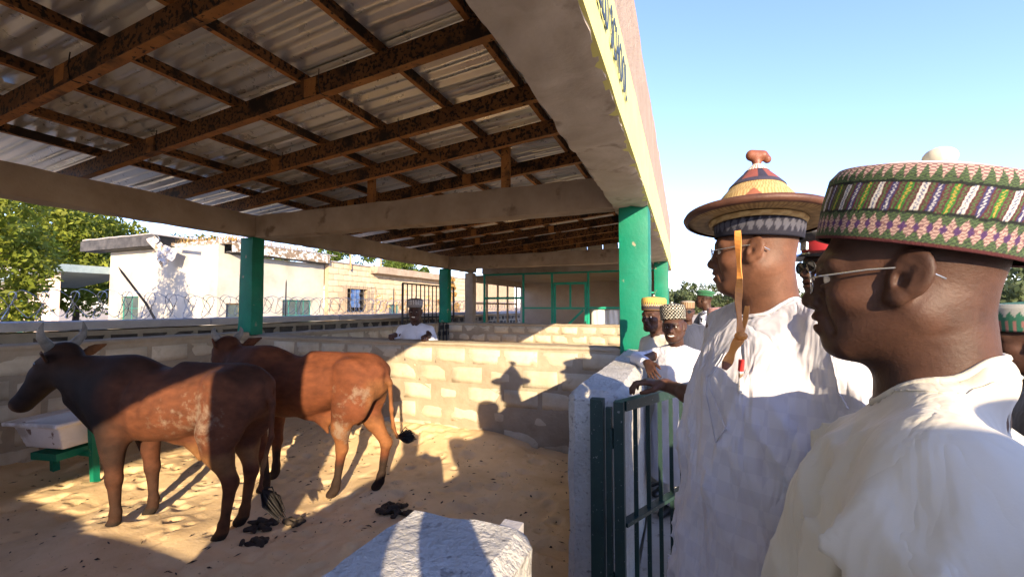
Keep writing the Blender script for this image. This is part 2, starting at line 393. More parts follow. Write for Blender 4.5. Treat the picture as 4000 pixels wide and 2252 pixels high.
# end wall blocks above the beam
def gable_skip(s, z): return z > zr(s)+.10
g = rough_box('gable_core', (XB1, 12.36, 3.0), (XI, 12.52, 3.28), MAT['mortar'], seg=.2, seed=8); under(g, shed)
block_wall('gable', (XB1, 12.33, 3.01), (XI, 12.55, 3.72), '', 'x', parent=shed, skip=gable_skip, cap=False, proud=.004)
# front walls, white roughcast
def front_wall(y0, y1, label, seed):
    o = rough_box('front_wall', (-.565, y0, 0), (-.285, y1, WT), MAT['render_w'], seg=.045 if y1-y0 < 3.5 else .12, jit=.016, rnd=.022, seed=seed, nscale=7)
    return tag(o, label, 'wall')
fw1 = front_wall(2.16, 4.49, 'white roughcast wall end that carries the green gate', 11)
front_wall(4.80, 10.2, 'low roughcast wall between the two far green pillars', 12)
# near wall: fine end, coarse rest
fw0 = tag(rough_box('front_wall', (-.555, -.6, 0), (-.275, .80, WT), MAT['render_w'], seg=.028, jit=.015, rnd=.014, seed=13, nscale=9), 'white roughcast wall end in the bottom foreground', 'wall')
o = rough_box('wall_run', (-.55, -7.7, 0), (-.28, -.61, WT), MAT['render_w'], seg=.2, seed=14); o.parent = fw0
o = MB().box((-.34, .775, WT-.03), (-.30, .812, WT-.004)).build('metal_strip', MAT['coping']); o.parent = fw0

# ------------------------------------------------------------------ green framed screen and room behind it
scr = tag(empty('mesh_screen', (-3.4, 12.42, 0)), 'green framed screen with a door at the far end of the shed', 'screen')
def gbar(x0, x1, z0, z1, n='frame_bar'): under(box_obj(n, (x0, 12.40, z0), (x1, 12.445, z1), MAT['teal2']), scr)
MAT['teal2'] = M('bright_green_frame_paint', [(.3, (.0, .20, .12)), (.7, (.01, .30, .19))], 5, .5, 0, spec=.4)
for z in (2.60,): gbar(XB1, XI, z, z+.06)
for x in (-5.95, -4.62, -3.70, -2.60, -1.10, -.68): gbar(x, x+.06, .2, 2.60)
gbar(-5.89, -4.62, 1.85, 1.92); gbar(-5.89, -4.62, .98, 1.04); gbar(-4.56, -3.70, 1.55, 1.60); gbar(-2.54, -1.10, 1.55, 1.61); gbar(-1.04, -.68, 1.98, 2.03); gbar(-1.04, -.68, .95, 1.0)
door = under(MB().box((-3.62, 12.39, .2), (-3.55, 12.435, 2.34)).box((-2.68, 12.39, .2), (-2.61, 12.435, 2.34)).box((-3.55, 12.39, 2.27), (-2.68, 12.435, 2.34)).box((-3.55, 12.39, 1.54), (-2.68, 12.435, 1.60)).box((-3.13, 12.39, 1.60), (-3.08, 12.435, 2.27)).bar((-3.53, 12.41, .75), (-2.72, 12.41, 1.52), .04, .06).build('door', MAT['teal2']), scr)
tag(door, 'green framed mesh door with a diagonal brace')
under(MB().tube([(-2.64, 12.37, 1.10), (-2.64, 12.35, 1.14), (-2.64, 12.37, 1.2)], .012, 6).build('handle', MAT['black']), scr)
room = tag(empty('end_room', (-3.4, 15, 0)), 'plastered end room seen through the green framed screen', 'room')
MAT['tan'] = M('tan_plaster', [(.3, (.40, .32, .24)), (.7, (.50, .41, .31))], 2.5, .9, .2, 30)
MAT['ceil'] = M('ceiling_board', [(.3, (.42, .33, .21)), (.7, (.52, .42, .28))], 1.5, .9, .1, 20)
under(box_obj('back_wall', (-6.5, 17.2, 0), (XI, 17.4, 2.62), MAT['tan']), room)
under(box_obj('side_wall', (-.72, 12.6, 0), (-.5, 17.0, 2.62), MAT['tan']), room)
for k in range(7): under(box_obj('ceiling_board', (-6.5+k*.84, 12.6, 2.62), (-6.5+k*.84+.825, 17.2, 2.64), MAT['ceil']), room)
under(box_obj('left_sill', (-6.5, 12.6, 0), (-6.3, 17.2, .82), MAT['tan']), room)
under(box_obj('left_lintel', (-6.5, 12.6, 2.42), (-6.3, 17.2, 2.62), MAT['tan']), room)
MAT['wood'] = M('raw_timber', [(.3, (.30, .19, .09)), (.7, (.42, .28, .14))], 6, .8, .1, 30)
for y in (12.62, 13.6, 14.55, 15.5, 16.45): under(box_obj('mullion', (-6.43, y, .82), (-6.37, y+.06, 2.42), MAT['wood']), room)
under(box_obj('transom', (-6.42, 12.6, 1.70), (-6.38, 16.5, 1.75), MAT['wood']), room)
# plastic film hanging on the screen
MAT['film'] = M('translucent_plastic_film', [(.3, (.50, .47, .42)), (.7, (.62, .60, .56))], 3, .35, 0, spec=.5)
V = np.array([(x, 12.47+.02*math.sin(x*17)+.015*math.sin(x*41+z*3), z) for x in np.linspace(-2.5, -1.15, 40) for z in np.linspace(.3, 1.52+0, 14)])
o = under(mesh('plastic_film', V, grid_faces(40, 14), MAT['film'], smooth=True), scr)
tag(o, 'wrinkled plastic film behind the screen')
# ------------------------------------------------------------------ boundary wall, razor wire, posts
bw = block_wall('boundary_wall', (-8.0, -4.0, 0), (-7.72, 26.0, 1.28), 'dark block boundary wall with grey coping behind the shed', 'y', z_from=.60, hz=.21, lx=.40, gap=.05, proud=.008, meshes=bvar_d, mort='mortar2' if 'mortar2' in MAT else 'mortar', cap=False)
for k in range(10):
    o = rough_box('coping_slab', (-8.08, -4.0+k*3.0, 1.285), (-7.62, -4.0+k*3.0+2.985, 1.415), MAT['coping'], seg=.2, jit=.012, rnd=.01, seed=90+k); o.parent = bw
MAT['wire'] = M('galvanised_razor_wire', [(.3, (.25, .25, .26)), (.7, (.45, .45, .46))], 20, .35, 0, metal=.8)
def coil(y0, y1, sgn, ph, label):
    m = MB(); n = int((y1-y0)/.30*22); pts = []
    for i in range(n+1):
        t = i/22*2*math.pi; y = y0+(y1-y0)*i/n
        w = 1+.12*math.sin(y*1.7+ph)
        pts.append((-7.85+.20*w*math.cos(t)*sgn, y+.10*math.sin(t*2+ph)*.3, 1.63+.19*w*math.sin(t)+.02*math.sin(y*2.3)))
    m.tube(pts, .0046, 4)
    for i in range(0, n, 2):
        p = Vector(pts[i]); q = (Vector(pts[min(i+1, n)])-p).normalized()
        a = q.cross(Vector((.3, .2, 1))).normalized(); m.add([p-q*.014, p+a*.014, p+q*.014, p-a*.014], [(0, 1, 2, 3)])
    return tag(m.build('razor_wire', MAT['wire']), label, 'razor wire', 'razor wire coils on the boundary wall')
coil(-1, 25, 1, 0., 'coil of razor wire running along the grey wall coping')
coil(-.9, 25, -1, 1.3, 'second, crossing coil of razor wire woven through the first')
MAT['steelrod'] = M('weathered_rod', [(.3, (.10, .085, .07)), (.7, (.2, .17, .14))], 8, .8, 0)
for k, (y, h, lx, ly, r, lab) in enumerate(((2.0, 1.02, 0, .02, .016, 'upright rusty fence rod beside the leafy tree at the left'), (4.28, .80, -.05, -.48, .018, 'leaning broken fence stake in front of the teal window'),
        (6.72, .78, 0, 0, .015, 'thin pointed fence rod just right of the near green back pillar'), (10.4, .78, 0, 0, .015, 'thin pointed fence rod in front of the barred window'), (15.0, .8, 0, 0, .015, 'thin pointed fence rod beside the dry maize stalks'))):
    b = Vector((-7.9, y, 1.41)); t = b+Vector((lx, ly, h))
    tag(MB().tube([b, b+(t-b)*.3+Vector((0, .03, 0))*(1 if ly else 0), b+(t-b)*.9, t], [r, r, r*.9, .003], 6).build('fence_rod', MAT['steelrod']), lab, 'fence rod', 'rods standing on the boundary wall')
for yy, zz in ((0, 1.80), (0, 1.46)):
    pass
# ------------------------------------------------------------------ leaf plants
def leaf_mat(name, c0, c1, c2, tr=.35):
    m = bpy.data.materials.new(name); m.use_nodes = True; nt = m.node_tree; p = nt.nodes['Principled BSDF']
    co = nt.nodes.new('ShaderNodeTexCoord').outputs['Object']
    c = ramp(nt, noise(nt, co, 1.4, 5), [(.3, c0), (.52, c1), (.72, c2)])
    gi = nt.nodes.new('ShaderNodeNewGeometry'); hs = nt.nodes.new('ShaderNodeHueSaturation'); mr = nt.nodes.new('ShaderNodeMapRange')
    mr.inputs['To Min'].default_value = .65; mr.inputs['To Max'].default_value = 1.35
    nt.links.new(gi.outputs['Random Per Island'], mr.inputs[0]); nt.links.new(mr.outputs[0], hs.inputs['Value']); nt.links.new(c, hs.inputs['Color'])
    nt.links.new(hs.outputs[0], p.inputs['Base Color']); p.inputs['Roughness'].default_value = .6; p.inputs['Specular IOR Level'].default_value = .25
    t = nt.nodes.new('ShaderNodeBsdfTranslucent'); nt.links.new(hs.outputs[0], t.inputs[0]); mx = nt.nodes.new('ShaderNodeMixShader'); mx.inputs[0].default_value = tr
    nt.links.new(p.outputs[0], mx.inputs[1]); nt.links.new(t.outputs[0], mx.inputs[2]); nt.links.new(mx.outputs[0], nt.nodes['Material Output'].inputs[0])
    return m
MAT['leaf'] = leaf_mat('neem_leaves', (.11, .15, .016), (.20, .23, .025), (.29, .29, .045), .45)
MAT['leafd'] = leaf_mat('darker_leaves', (.04, .075, .012), (.08, .12, .018), (.14, .17, .025))
MAT['dry'] = leaf_mat('dry_leaves', (.30, .18, .06), (.42, .27, .09), (.52, .36, .14))
MAT['bark'] = M('bark', [(.3, (.08, .06, .04)), (.7, (.16, .12, .085))], 8, .9, .5, 30)
MAT['fleaf'] = leaf_mat('far_leaves', (.05, .075, .03), (.085, .11, .045), (.12, .14, .06))
def crown_mesh(rx, ry, rz, nclump, nleaf, size, seed, lobes=None):
    rg = np.random.default_rng(seed); cl = []
    for k in range(nclump):
        d = rg.normal(size=3); d /= np.linalg.norm(d); r = rg.uniform(.35, 1)**.6
        cl.append(d*r*np.array([rx, ry, rz]))
    cl = np.array(cl); cr = rg.uniform(.22, .42, nclump)*min(rx, ry, rz)
    ci = rg.integers(0, nclump, nleaf); d = rg.normal(size=(nleaf, 3)); d /= np.linalg.norm(d, axis=1)[:, None]
    c = cl[ci]+d*cr[ci][:, None]*rg.uniform(.55, 1.08, nleaf)[:, None]
    a = rg.normal(size=(nleaf, 3)); a[:, 2] -= .5; a /= np.linalg.norm(a, axis=1)[:, None]
    b = np.cross(a, d+rg.normal(size=(nleaf, 3))*.5); b /= np.linalg.norm(b, axis=1)[:, None]+1e-6
    s = size*rg.uniform(.6, 1.4, nleaf)[:, None]
    V = np.stack([c-a*s, c+b*s*.42, c+a*s, c-b*s*.42], 1).reshape(-1, 3)
    F = np.arange(nleaf*4).reshape(-1, 4)
    return V, F, cl
def tree(name, loc, h_trunk, rx, ry, rz, label, nclump=38, nleaf=9000, size=.11, seed=1, mat='leaf', group=None, tr=.16):
    t = tag(empty(name, loc), label, 'tree', group)
    V, F, cl = crown_mesh(rx, ry, rz, nclump, nleaf, size, seed)
    V = V+np.array([0, 0, h_trunk+rz*.75]); mesh('crown', V, F, MAT[mat], t)
    m = MB(); m.tube([(0, 0, -.1), (tr*.5, .05, h_trunk*.5), (-.05, 0, h_trunk), (0, .1, h_trunk+rz*.6)], [tr*1.3, tr, tr*.8, tr*.35], 8)
    m.build('trunk', MAT['bark'], t)
    m = MB()
    for c in cl[:9]:
        e = Vector(c)*.85+Vector((0, 0, h_trunk+rz*.75)); s = Vector((0, 0, h_trunk*random.uniform(.7, 1)))
        m.tube([s, s*.5+e*.5+Vector((0, 0, -.2)), e], [tr*.5, tr*.3, tr*.1], 5)
    tag(m.build('limb', MAT['bark'], t), kind='stuff')
    return t
def at(u, v, d):           # world point on the ground plan for a picture column u (of 2576) at forward distance d
    a = R(21.8); r = (u-1288)/1078.4*d
    return (r*math.cos(a)-d*math.sin(a), r*math.sin(a)+d*math.cos(a))
tree('leafy_tree', (*at(-120, 0, 9.2), 0), .9, 1.35, 1.45, 2.7, 'leafy green tree at the far left edge behind the wall', 64, 10000, .085, 3, 'leaf', tr=.1)
gT = 'trees behind the white buildings'
tree('neem_tree', (*at(40, 0, 24), 0), 2.6, 4.2, 4.2, 3.6, 'tall yellow-green tree at the left edge behind the pink house', 46, 12000, .17, 5, 'leaf', gT)
tree('neem_tree', (*at(190, 0, 29), 0), 2.6, 4.0, 3.9, 3.3, 'bright tree right behind the blue porch roof', 42, 11000, .17, 6, 'leaf', gT)
tree('neem_tree', (*at(325, 0, 31), 0), 2.9, 3.0, 3.0, 2.6, 'bright tree above the dark left end of the white building roof', 36, 9000, .16, 7, 'leaf', gT)
tree('neem_tree', (*at(500, 0, 36), 0), 3.4, 2.8, 2.6, 2.4, 'green tree top behind the grassy broken roof', 30, 7000, .16, 8, 'leafd', gT)
tree('neem_tree', (*at(680, 0, 38), 0), 3.0, 2.2, 2.2, 2.2, 'small tree top just right of the near green back pillar', 26, 5000, .15, 9, 'leafd', gT)
tree('neem_tree', (*at(885, 0, 36), 0), 2.9, 3.4, 3.2, 2.3, 'green tree above the left part of the block building', 34, 9000, .16, 10, 'leafd', gT)
tree('neem_tree', (*at(1000, 0, 40), 0), 2.3, 3.6, 3.0, 2.2, 'green tree above the right part of the block building', 34, 9000, .16, 12, 'leafd', gT)

# ------------------------------------------------------------------ white building with the broken roof
MAT['cream'] = M('cream_limewash', [(.3, (.36, .33, .265)), (.55, (.44, .41, .345)), (.8, (.50, .47, .40))], 1.2, .9, .15, 25, spots=[(1.3, .70, .06, (.52, .43, .32), 5)])
MAT['charfascia'] = M('charred_fascia_board', [(.3, (.03, .03, .032)), (.7, (.09, .085, .085))], 4, .8, .2, 20)
MAT['oldtin'] = M('old_patched_tin', [(.3, (.30, .28, .25)), (.5, (.42, .40, .38)), (.7, (.26, .19, .13))], 3, .6, .2, 20, metal=.3)
MAT['peel'] = M('peeling_fascia', [(.40, (.17, .125, .085)), (.5, (.24, .18, .12)), (.56, (.55, .58, .56))], 7, .85, .3, 20, detail=8)
def wall_with_holes(name, axis, c, t, s0, s1, z0, z1, holes, mat, parent):
    """wall slab along axis at coordinate c (outer face) with thickness t, cut by rectangular openings"""
    us = sorted({s0, s1, *[q for h in holes for q in h[:2]]}); zs = sorted({z0, z1, *[q for h in holes for q in h[2:4]]})
    m = MB()
    for i in range(len(us)-1):
        for k in range(len(zs)-1):
            um, zm = (us[i]+us[i+1])/2, (zs[k]+zs[k+1])/2
            if any(h[0] < um < h[1] and h[2] < zm < h[3] for h in holes): continue
            if axis == 'y': m.box((c-t, us[i], zs[k]), (c, us[i+1], zs[k+1]))
            else: m.box((us[i], c, zs[k]), (us[i+1], c+t, zs[k+1]))
    o = m.build(name, mat)
    bm = bmesh.new(); bm.from_mesh(o.data); bmesh.ops.remove_doubles(bm, verts=bm.verts, dist=1e-4)
    seen = {}; 
    for f in list(bm.faces):
        k = tuple(sorted(v.index for v in f.verts))
        if k in seen: bm.faces.remove(f) if f.is_valid else None; (bm.faces.remove(seen[k]) if seen[k].is_valid else None)
        else: seen[k] = f
    bm.to_mesh(o.data); bm.free()
    return under(o, parent)
def window(parent, axis, c, h, cols=2, rows=3, mat='teal', inset=.07, shutter=False):
    s0, s1, z0, z1 = h; w = .045
    def bx(u0, u1, a, b, d0, d1):
        return ((c-d1, u0, a), (c-d0, u1, b)) if axis == 'y' else ((u0, c+d0, a), (u1, c+d1, b))
    m = MB(); I = inset
    for u0, u1, a, b in ((s0, s0+w, z0, z1), (s1-w, s1, z0, z1), (s0+w, s1-w, z0, z0+w), (s0+w, s1-w, z1-w, z1)): m.box(*bx(u0, u1, a, b, I, I+.05))
    f = under(m.build('window', MAT[mat]), parent)
    for k in range(1, cols):
        u = s0+(s1-s0)*k/cols; o = MB().box(*bx(u-.015, u+.015, z0+w, z1-w, I+.01, I+.04)).build('mullion', MAT[mat]); o.parent = f; 
    for k in range(1, rows):
        z = z0+(z1-z0)*k/rows; o = MB().box(*bx(s0+w, s1-w, z-.012, z+.012, I+.012, I+.038)).build('glazing_bar', MAT[mat]); o.parent = f
    o = MB().box(*bx(s0+w*.5, s1-w*.5, z0+w*.5, z1-w*.5, I+.025, I+.03)).build('pane', MAT['glass']); o.parent = f
    return f
wb = tag(empty('white_building', (-17, 12, 0)), 'long cream building with charred fascia and grass on its broken roof', 'building')
XW = -16.0; YC = 10.66; ZE = 3.62
hs1 = [(-22.0, -20.8, .55, 2.05)]
wall_with_holes('end_wall', 'x', YC, .22, -22.9, XW, 0, 3.95, hs1, MAT['cream'], wb)
window(wb, 'x', YC, hs1[0], 2, 3)
hs2 = [(11.0, 11.6, .35, 1.75), (13.45, 15.0, .55, 1.92)]
wall_with_holes('front_wall', 'y', XW, .22, YC+.22, 15.7, 0, 3.62, hs2, MAT['cream'], wb)
window(wb, 'y', XW, hs2[1], 4, 2); window(wb, 'y', XW, hs2[0], 1, 1, 'wood')
under(box_obj('interior_shade_panel', (-22.9, YC+3.0, 0), (XW-.4, YC+3.1, 3.3), MAT['dark']), wb)  # black sheet added behind the windows in place of interior shade
under(rough_box('charred_fascia', (-24.1, YC-.52, 3.98), (-18.9, YC-.40, 4.42), MAT['charfascia'], seg=.3, jit=.03), wb)
under(rough_box('soffit_board', (-24.0, YC-.40, 3.96), (-18.7, YC+.1, 4.02), MAT['charfascia'], seg=.4, jit=.03), wb)
under(rough_box('roof', (-24.0, YC-.5, 4.42), (-19.2, YC+4, 4.50), MAT['oldtin'], seg=.5, jit=.04), wb)
under(rough_box('broken_roof', (-18.9, YC+.05, 3.96), (XW+.1, YC+4, 4.14), MAT['peel'], seg=.22, jit=.10, seed=5), wb)
under(rough_box('eave_board', (XW-.08, YC+.3, 3.64), (XW+.42, 15.6, 3.72), MAT['charfascia'], seg=.3, jit=.03), wb)
under(rough_box('peeling_fascia', (XW+.42, YC+.2, 3.66), (XW+.50, 15.6, 4.05), MAT['peel'], seg=.2, jit=.03, seed=6), wb)
V, F = sheet_mesh(5.0, .9, seed=4); V = V[:, [1, 0, 2]]*np.array([1.2, 1, 1]); o = mesh('roof_tin', V, F[:, ::-1], MAT['oldtin']); o.location = (XW-.6, YC+.4, 4.06); under(o, wb)
# loose rags of tin and timber at the broken corner
for k, (x, z, l, w, a) in enumerate(((-19.2, 4.35, 1.5, .35, -.75), (-18.7, 4.0, .9, .3, -1.1), (-18.4, 3.75, .8, .45, -.3), (-19.0, 3.7, .7, .14, 1.05), (-17.8, 3.95, 1.2, .12, -.12))):
    P = np.array([(i/8*l, (j/3-.5)*w, .05*math.sin(i*1.3+k)+.03*math.cos(j*2+i)) for i in range(9) for j in range(4)])
    rm_ = np.array(Matrix.Rotation(-a, 3, 'Y') @ Matrix.Rotation(1.2, 3, 'X')); P = P @ rm_.T+np.array([x, YC-.5, z])
    under(mesh('torn_tin' if k != 3 else 'broken_batten', P, grid_faces(9, 4), MAT['oldtin' if k % 2 == 0 else 'peel']), wb)
def tuft(name, loc, n, h, spread, mat, label, cat='grass', kind='stuff', w=.012, seed=0):
    rg = np.random.default_rng(seed); V = []; F = []
    for k in range(n):
        b = np.array([rg.uniform(-1, 1)*spread[0], rg.uniform(-1, 1)*spread[1], 0]); d = np.array([rg.normal()*.35, rg.normal()*.35, 1])*h*rg.uniform(.4, 1.1)
        s = np.array([rg.normal(), rg.normal(), 0]); s = s/(np.linalg.norm(s)+1e-6)*w; i = len(V)
        V += [b-s, b+s, b+d*.6+s*.7, b+d*.6-s*.7, b+d+np.array([d[0], d[1], -.1*h])*.5]; F += [(i, i+1, i+2, i+3), (i+3, i+2, i+4)]
    o = mesh(name, V, F, MAT[mat]); o.location = loc; tag(o, label, cat, kind=kind); return o
tuft('roof_grass', (-17.4, YC+1.2, 4.1), 900, .42, (1.7, 1.0), 'dry', 'dry straw grass growing on the broken roof')
tuft('roof_grass', (XW-.3, YC+2.6, 4.06), 500, .36, (.5, 2.0), 'dry', 'dry grass along the roof edge of the cream building', seed=4)
# ------------------------------------------------------------------ block building next to it
bb = tag(empty('block_building', (-17, 20, 0)), 'unplastered block building with small barred windows beyond the razor wire', 'building')
XK = -15.75
hs3 = [(17.0, 18.5, 1.35, 2.55), (20.3, 21.2, .5, 1.75), (22.4, 23.6, .5, 1.7)]
MAT['kblock'] = M('tan_block', [(.3, (.44, .34, .225)), (.7, (.54, .43, .30))], 3, .95, .35, 25, var=.08)
MAT['kmort'] = M('tan_mortar', [(.3, (.34, .255, .165)), (.7, (.43, .33, .22))], 3, .95, .3, 25)
wall_with_holes('wall_core', 'y', XK, .22, 15.72, 40, 0, 3.75, hs3, MAT['kmort'], bb)
kb = []
for m in bvar: q = m.copy(); q.materials.clear(); q.materials.append(MAT['kblock']); kb.append(q)
z = .85; r = 0
while z < 3.7:
    y = 15.72-(.33 if r % 2 else 0)
    while y < 30:
        y0, y1 = max(y, 15.73), y+.66
        if not any(h[0]-.3 < (y0+y1)/2 < h[1]+.3 and h[2]-.1 < z+.15 < h[3]+.1 for h in hs3) and y1-y0 > .1:
            o = link(bpy.data.objects.new('block', random.choice(kb))); o.scale = (.05, y1-y0-.03, .27); o.location = (XK+.003, (y0+y1)/2, z+.145); under(o, bb)
        y += .66
    z += .295; r += 1
for h in hs3:
    under(box_obj('opening_shade_box', (XK-.6, h[0]-.2, h[2]-.2), (XK-.24, h[1]+.2, h[3]+.2), MAT['dark']), bb)  # black box fills each opening in place of the shade inside
window(bb, 'y', XK, hs3[1], 2, 1); window(bb, 'y', XK, hs3[2], 2, 1)
h = hs3[0]; m = MB()
for k in range(8): yy = h[0]-.5+k*.31; m.box((XK+.36, yy, h[2]-.05), (XK+.375, yy+.015, h[3]+.15))
for k in range(5): zz = h[2]-.05+k*.33; m.box((XK+.375, h[0]-.5, zz), (XK+.39, h[0]-.5+7*.31, zz+.015))
for k in (0, 7):
    for zz in (h[2], h[3]+.1): m.box((XK, h[0]-.5+k*.31, zz), (XK+.36, h[0]-.5+k*.31+.015, zz+.015))
under(m.build('window_grille', MAT['steelrod']), bb); tag(bpy.context.scene.objects[bb.children[-1].name], kind='stuff')
MAT['blue'] = M('faded_blue_cloth', [(.3, (.05, .11, .28)), (.7, (.12, .22, .42))], 5, .8, .1)
P = np.array([(XK+.1+.04*math.sin(j*2.1+i), h[0]+.15+i*.09, h[3]-.05-j*.13) for i in range(8) for j in range(8)])
under(mesh('window_cloth', P, grid_faces(8, 8), MAT['blue']), bb)
under(rough_box('concrete_lintel', (XK-.05, 18.6, 3.42), (XK+.55, 27.0, 3.82), MAT['conc'], seg=.3, jit=.03), bb)
under(rough_box('roof_edge', (XK-4, 15.75, 3.76), (XK+.1, 40, 3.84), MAT['oldtin'], seg=.8, jit=.03), bb)
o = MB().tube([(XK+.2, 17.0, 3.5), (XK+.15, 17.0, 4.4)], .05, 6).build('roof_stake', MAT['wood']); under(o, bb)
o = MB().tube([(XK+.2, 19.3, 3.8), (XK+.18, 19.3, 4.5)], .05, 6).build('roof_stake', MAT['wood']); under(o, bb)
# vine and dry stalks
vn = tag(empty('dry_vine', (XK+.5, 26.2, 0)), 'dry brown creeper climbing the block building', 'vine')
V, F, cl = crown_mesh(.6, 1.3, 1.9, 26, 3500, .085, 31); mesh('foliage', V+np.array([0, 0, 2.1]), F, MAT['dry'], vn)
MB().tube([(0, 0, 0), (.1, .1, 1.2), (0, -.1, 2.5), (.1, .2, 3.5)], [.07, .06, .04, .02], 6).build('stem', MAT['bark'], vn)
def stalks(loc, n, h, spread, label, seed):
    t = tag(empty('dry_maize', loc), label, 'plant', 'dry maize stalks beyond the wall'); rg = random.Random(seed)
    for k in range(n):
        b = Vector((rg.uniform(-.4, .4), rg.uniform(-spread, spread), 0)); hh = h*rg.uniform(.75, 1.1); tp = b+Vector((rg.uniform(-.2, .2), rg.uniform(-.3, .3), hh))
        m = MB().tube([b, b*.5+tp*.5, tp], [.022, .018, .008], 5)
        for q in range(6):
            s = b+(tp-b)*(.35+.1*q); d = Vector((rg.uniform(-1, 1), rg.uniform(-1, 1), .35)).normalized()*.42
            m.add([s, s+d*.5+Vector((0, 0, .14)), s+d+Vector((0, 0, -.12)), s+d*.5+Vector((.03, .03, .06))], [(0, 1, 2, 3)])
        m.build('stalk', MAT['dry'], t)
stalks((-13.2, 17.2, 0), 5, 2.5, 1.1, 'tall dry maize stalks in front of the barred window', 1)
stalks((-13.4, 20.2, 0), 6, 2.2, 1.2, 'dry maize clump between the barred window and the creeper', 2)
# ------------------------------------------------------------------ pink low house with the blue porch roof, far left
ph = tag(empty('pink_house', (-24, 7, 0)), 'low pink house behind the razor wire at the left', 'building')
MAT['pink'] = M('pink_limewash', [(.3, (.60, .46, .37)), (.7, (.72, .58, .48))], 1.5, .9, .15, 25)
hs4 = [(-29.6, -27.6, .9, 1.9)]
wall_with_holes('wall', 'x', 9.0, .22, -40, -23.2, 0, 3.0, hs4, MAT['pink'], ph); window(ph, 'x', 9.0, hs4[0], 2, 2)
under(box_obj('opening_shade_box', (-29.8, 9.3, .7), (-27.4, 9.6, 2.1), MAT['dark']), ph)  # black box standing for the shade behind the window
under(rough_box('roof', (-41, 8.4, 3.0), (-23, 13, 3.2), MAT['oldtin'], seg=1, jit=.05), ph)
pr = tag(empty('porch_roof', (-24, 8, 0)), 'blue-grey tin porch roof on posts beside the cream building', 'roof')
MAT['bluetin'] = M('blue_grey_tin', [(.3, (.20, .27, .31)), (.7, (.30, .38, .42))], 3, .5, .1, metal=.3)
m = MB(); m.add([(-27.4, 8.6, 2.52), (-22.9, 8.6, 3.02), (-22.9, 11.5, 3.02), (-27.4, 11.5, 2.52), (-27.4, 8.6, 2.72), (-22.9, 8.6, 3.32), (-22.9, 11.5, 3.32), (-27.4, 11.5, 2.72)], [(0,3,2,1),(4,5,6,7),(0,1,5,4),(1,2,6,5),(2,3,7,6),(3,0,4,7)])
under(m.build('sloping_roof', MAT['bluetin']), pr)
for x in (-25.0,): under(MB().box((x, 8.7, 0), (x+.12, 8.82, 2.75)).build('post', MAT['teal']), pr)
# black bar gate behind the shed
bg_ = tag(empty('bar_gate', (-6.75, 10.6, 0)), 'black steel bar gate behind the far green back pillar', 'gate')
for z in (.25, 1.3, 2.20): under(box_obj('rail', (-6.77, 9.25, z), (-6.73, 11.9, z+.04), MAT['black']), bg_)
for k in range(14): y = 9.25+k*.2038; under(MB().tube([(-6.75, y, .1), (-6.75, y, 2.22)], .016 if k not in (0, 13) else .03, 6).build('bar', MAT['black']), bg_)
# ------------------------------------------------------------------ far field and trees on the right
far_v = [crown_mesh(4.5, 4.5, 3.0, 30, 2600, .33, 50+k) for k in range(3)]
labs = ['far tree on the skyline', ]
FT = ['distant tree close to the end of the yellow fascia', 'distant tree just left of the beret, nearest the shed', 'distant tree right behind the green beret', 'low distant tree beside the slender white pole', 'distant tree just right of the slender white pole', 'distant tree above the red striped cap', 'distant tree behind the face of the hat wearer',
      'distant tree behind the neck of the hat wearer', 'distant tree behind the peaked cap', 'distant tree behind the glasses of the embroidered cap man', 'distant tree behind the cheek of the embroidered cap man', 'distant tree behind the ear of the embroidered cap man', 'distant tree behind the nape of the embroidered cap man', 'distant tree left of the nearer tree at the right edge', '', 'distant tree just outside the right edge of the view']
k = 0
MAT['field'] = M('dry_yellow_field', [(.3, (.46, .37, .18)), (.7, (.60, .50, .27))], .2, .95, .2, 5)
tag(plane('field', 3.2, 260, 22, 120, .01, MAT['field']), kind='structure')
fme = []
for V, F, cl in far_v:
    o = mesh('crown', V+np.array([0, 0, 3.6]), F, MAT['fleaf']); fme.append(o.data); bpy.data.objects.remove(o)
o = MB().tube([(0, 0, -.2), (.2, 0, 2), (0, .1, 4)], [.35, .28, .15], 6).build('trunk', MAT['bark']); tme = o.data; bpy.data.objects.remove(o)
for k, (u, d, s) in enumerate(((1690, 90, .8), (1716, 95, 1.0), (1750, 100, 1.1), (1775, 92, .7), (1800, 105, 1.0), (1830, 98, .9), (1870, 100, 1.0), (1930, 105, 1.1), (2000, 100, .9), (2080, 96, 1.1), (2180, 100, 1.0), (2290, 90, .9), (2400, 80, .8), (2500, 62, .9), (2570, 30, .72), (2660, 42, 1.0))):
    x, y = at(u, 0, d); t = tag(empty('far_tree', (x, y, 0), k*1.3), FT[k] if k < 12 else (FT[k] if k != 14 else 'nearer tree at the right edge behind the embroidered cap man'), 'tree', 'distant trees beyond the field')
    t.scale = (s, s, s)
    for me, n in ((fme[k % 3], 'crown'), (tme, 'trunk')): link(bpy.data.objects.new(n, me), t)
po = tag(empty('light_pole', (*at(1772, 0, 38), 0)), 'slender white pole behind the green beret', 'pole')
MB().tube([(0, 0, 0), (0, 0, 2.9)], .06, 8).build('shaft', MAT['coping'], po); MB().box((-.12, -.1, 2.9), (.12, .1, 3.0)).build('lamp_head', MAT['coping'], po)
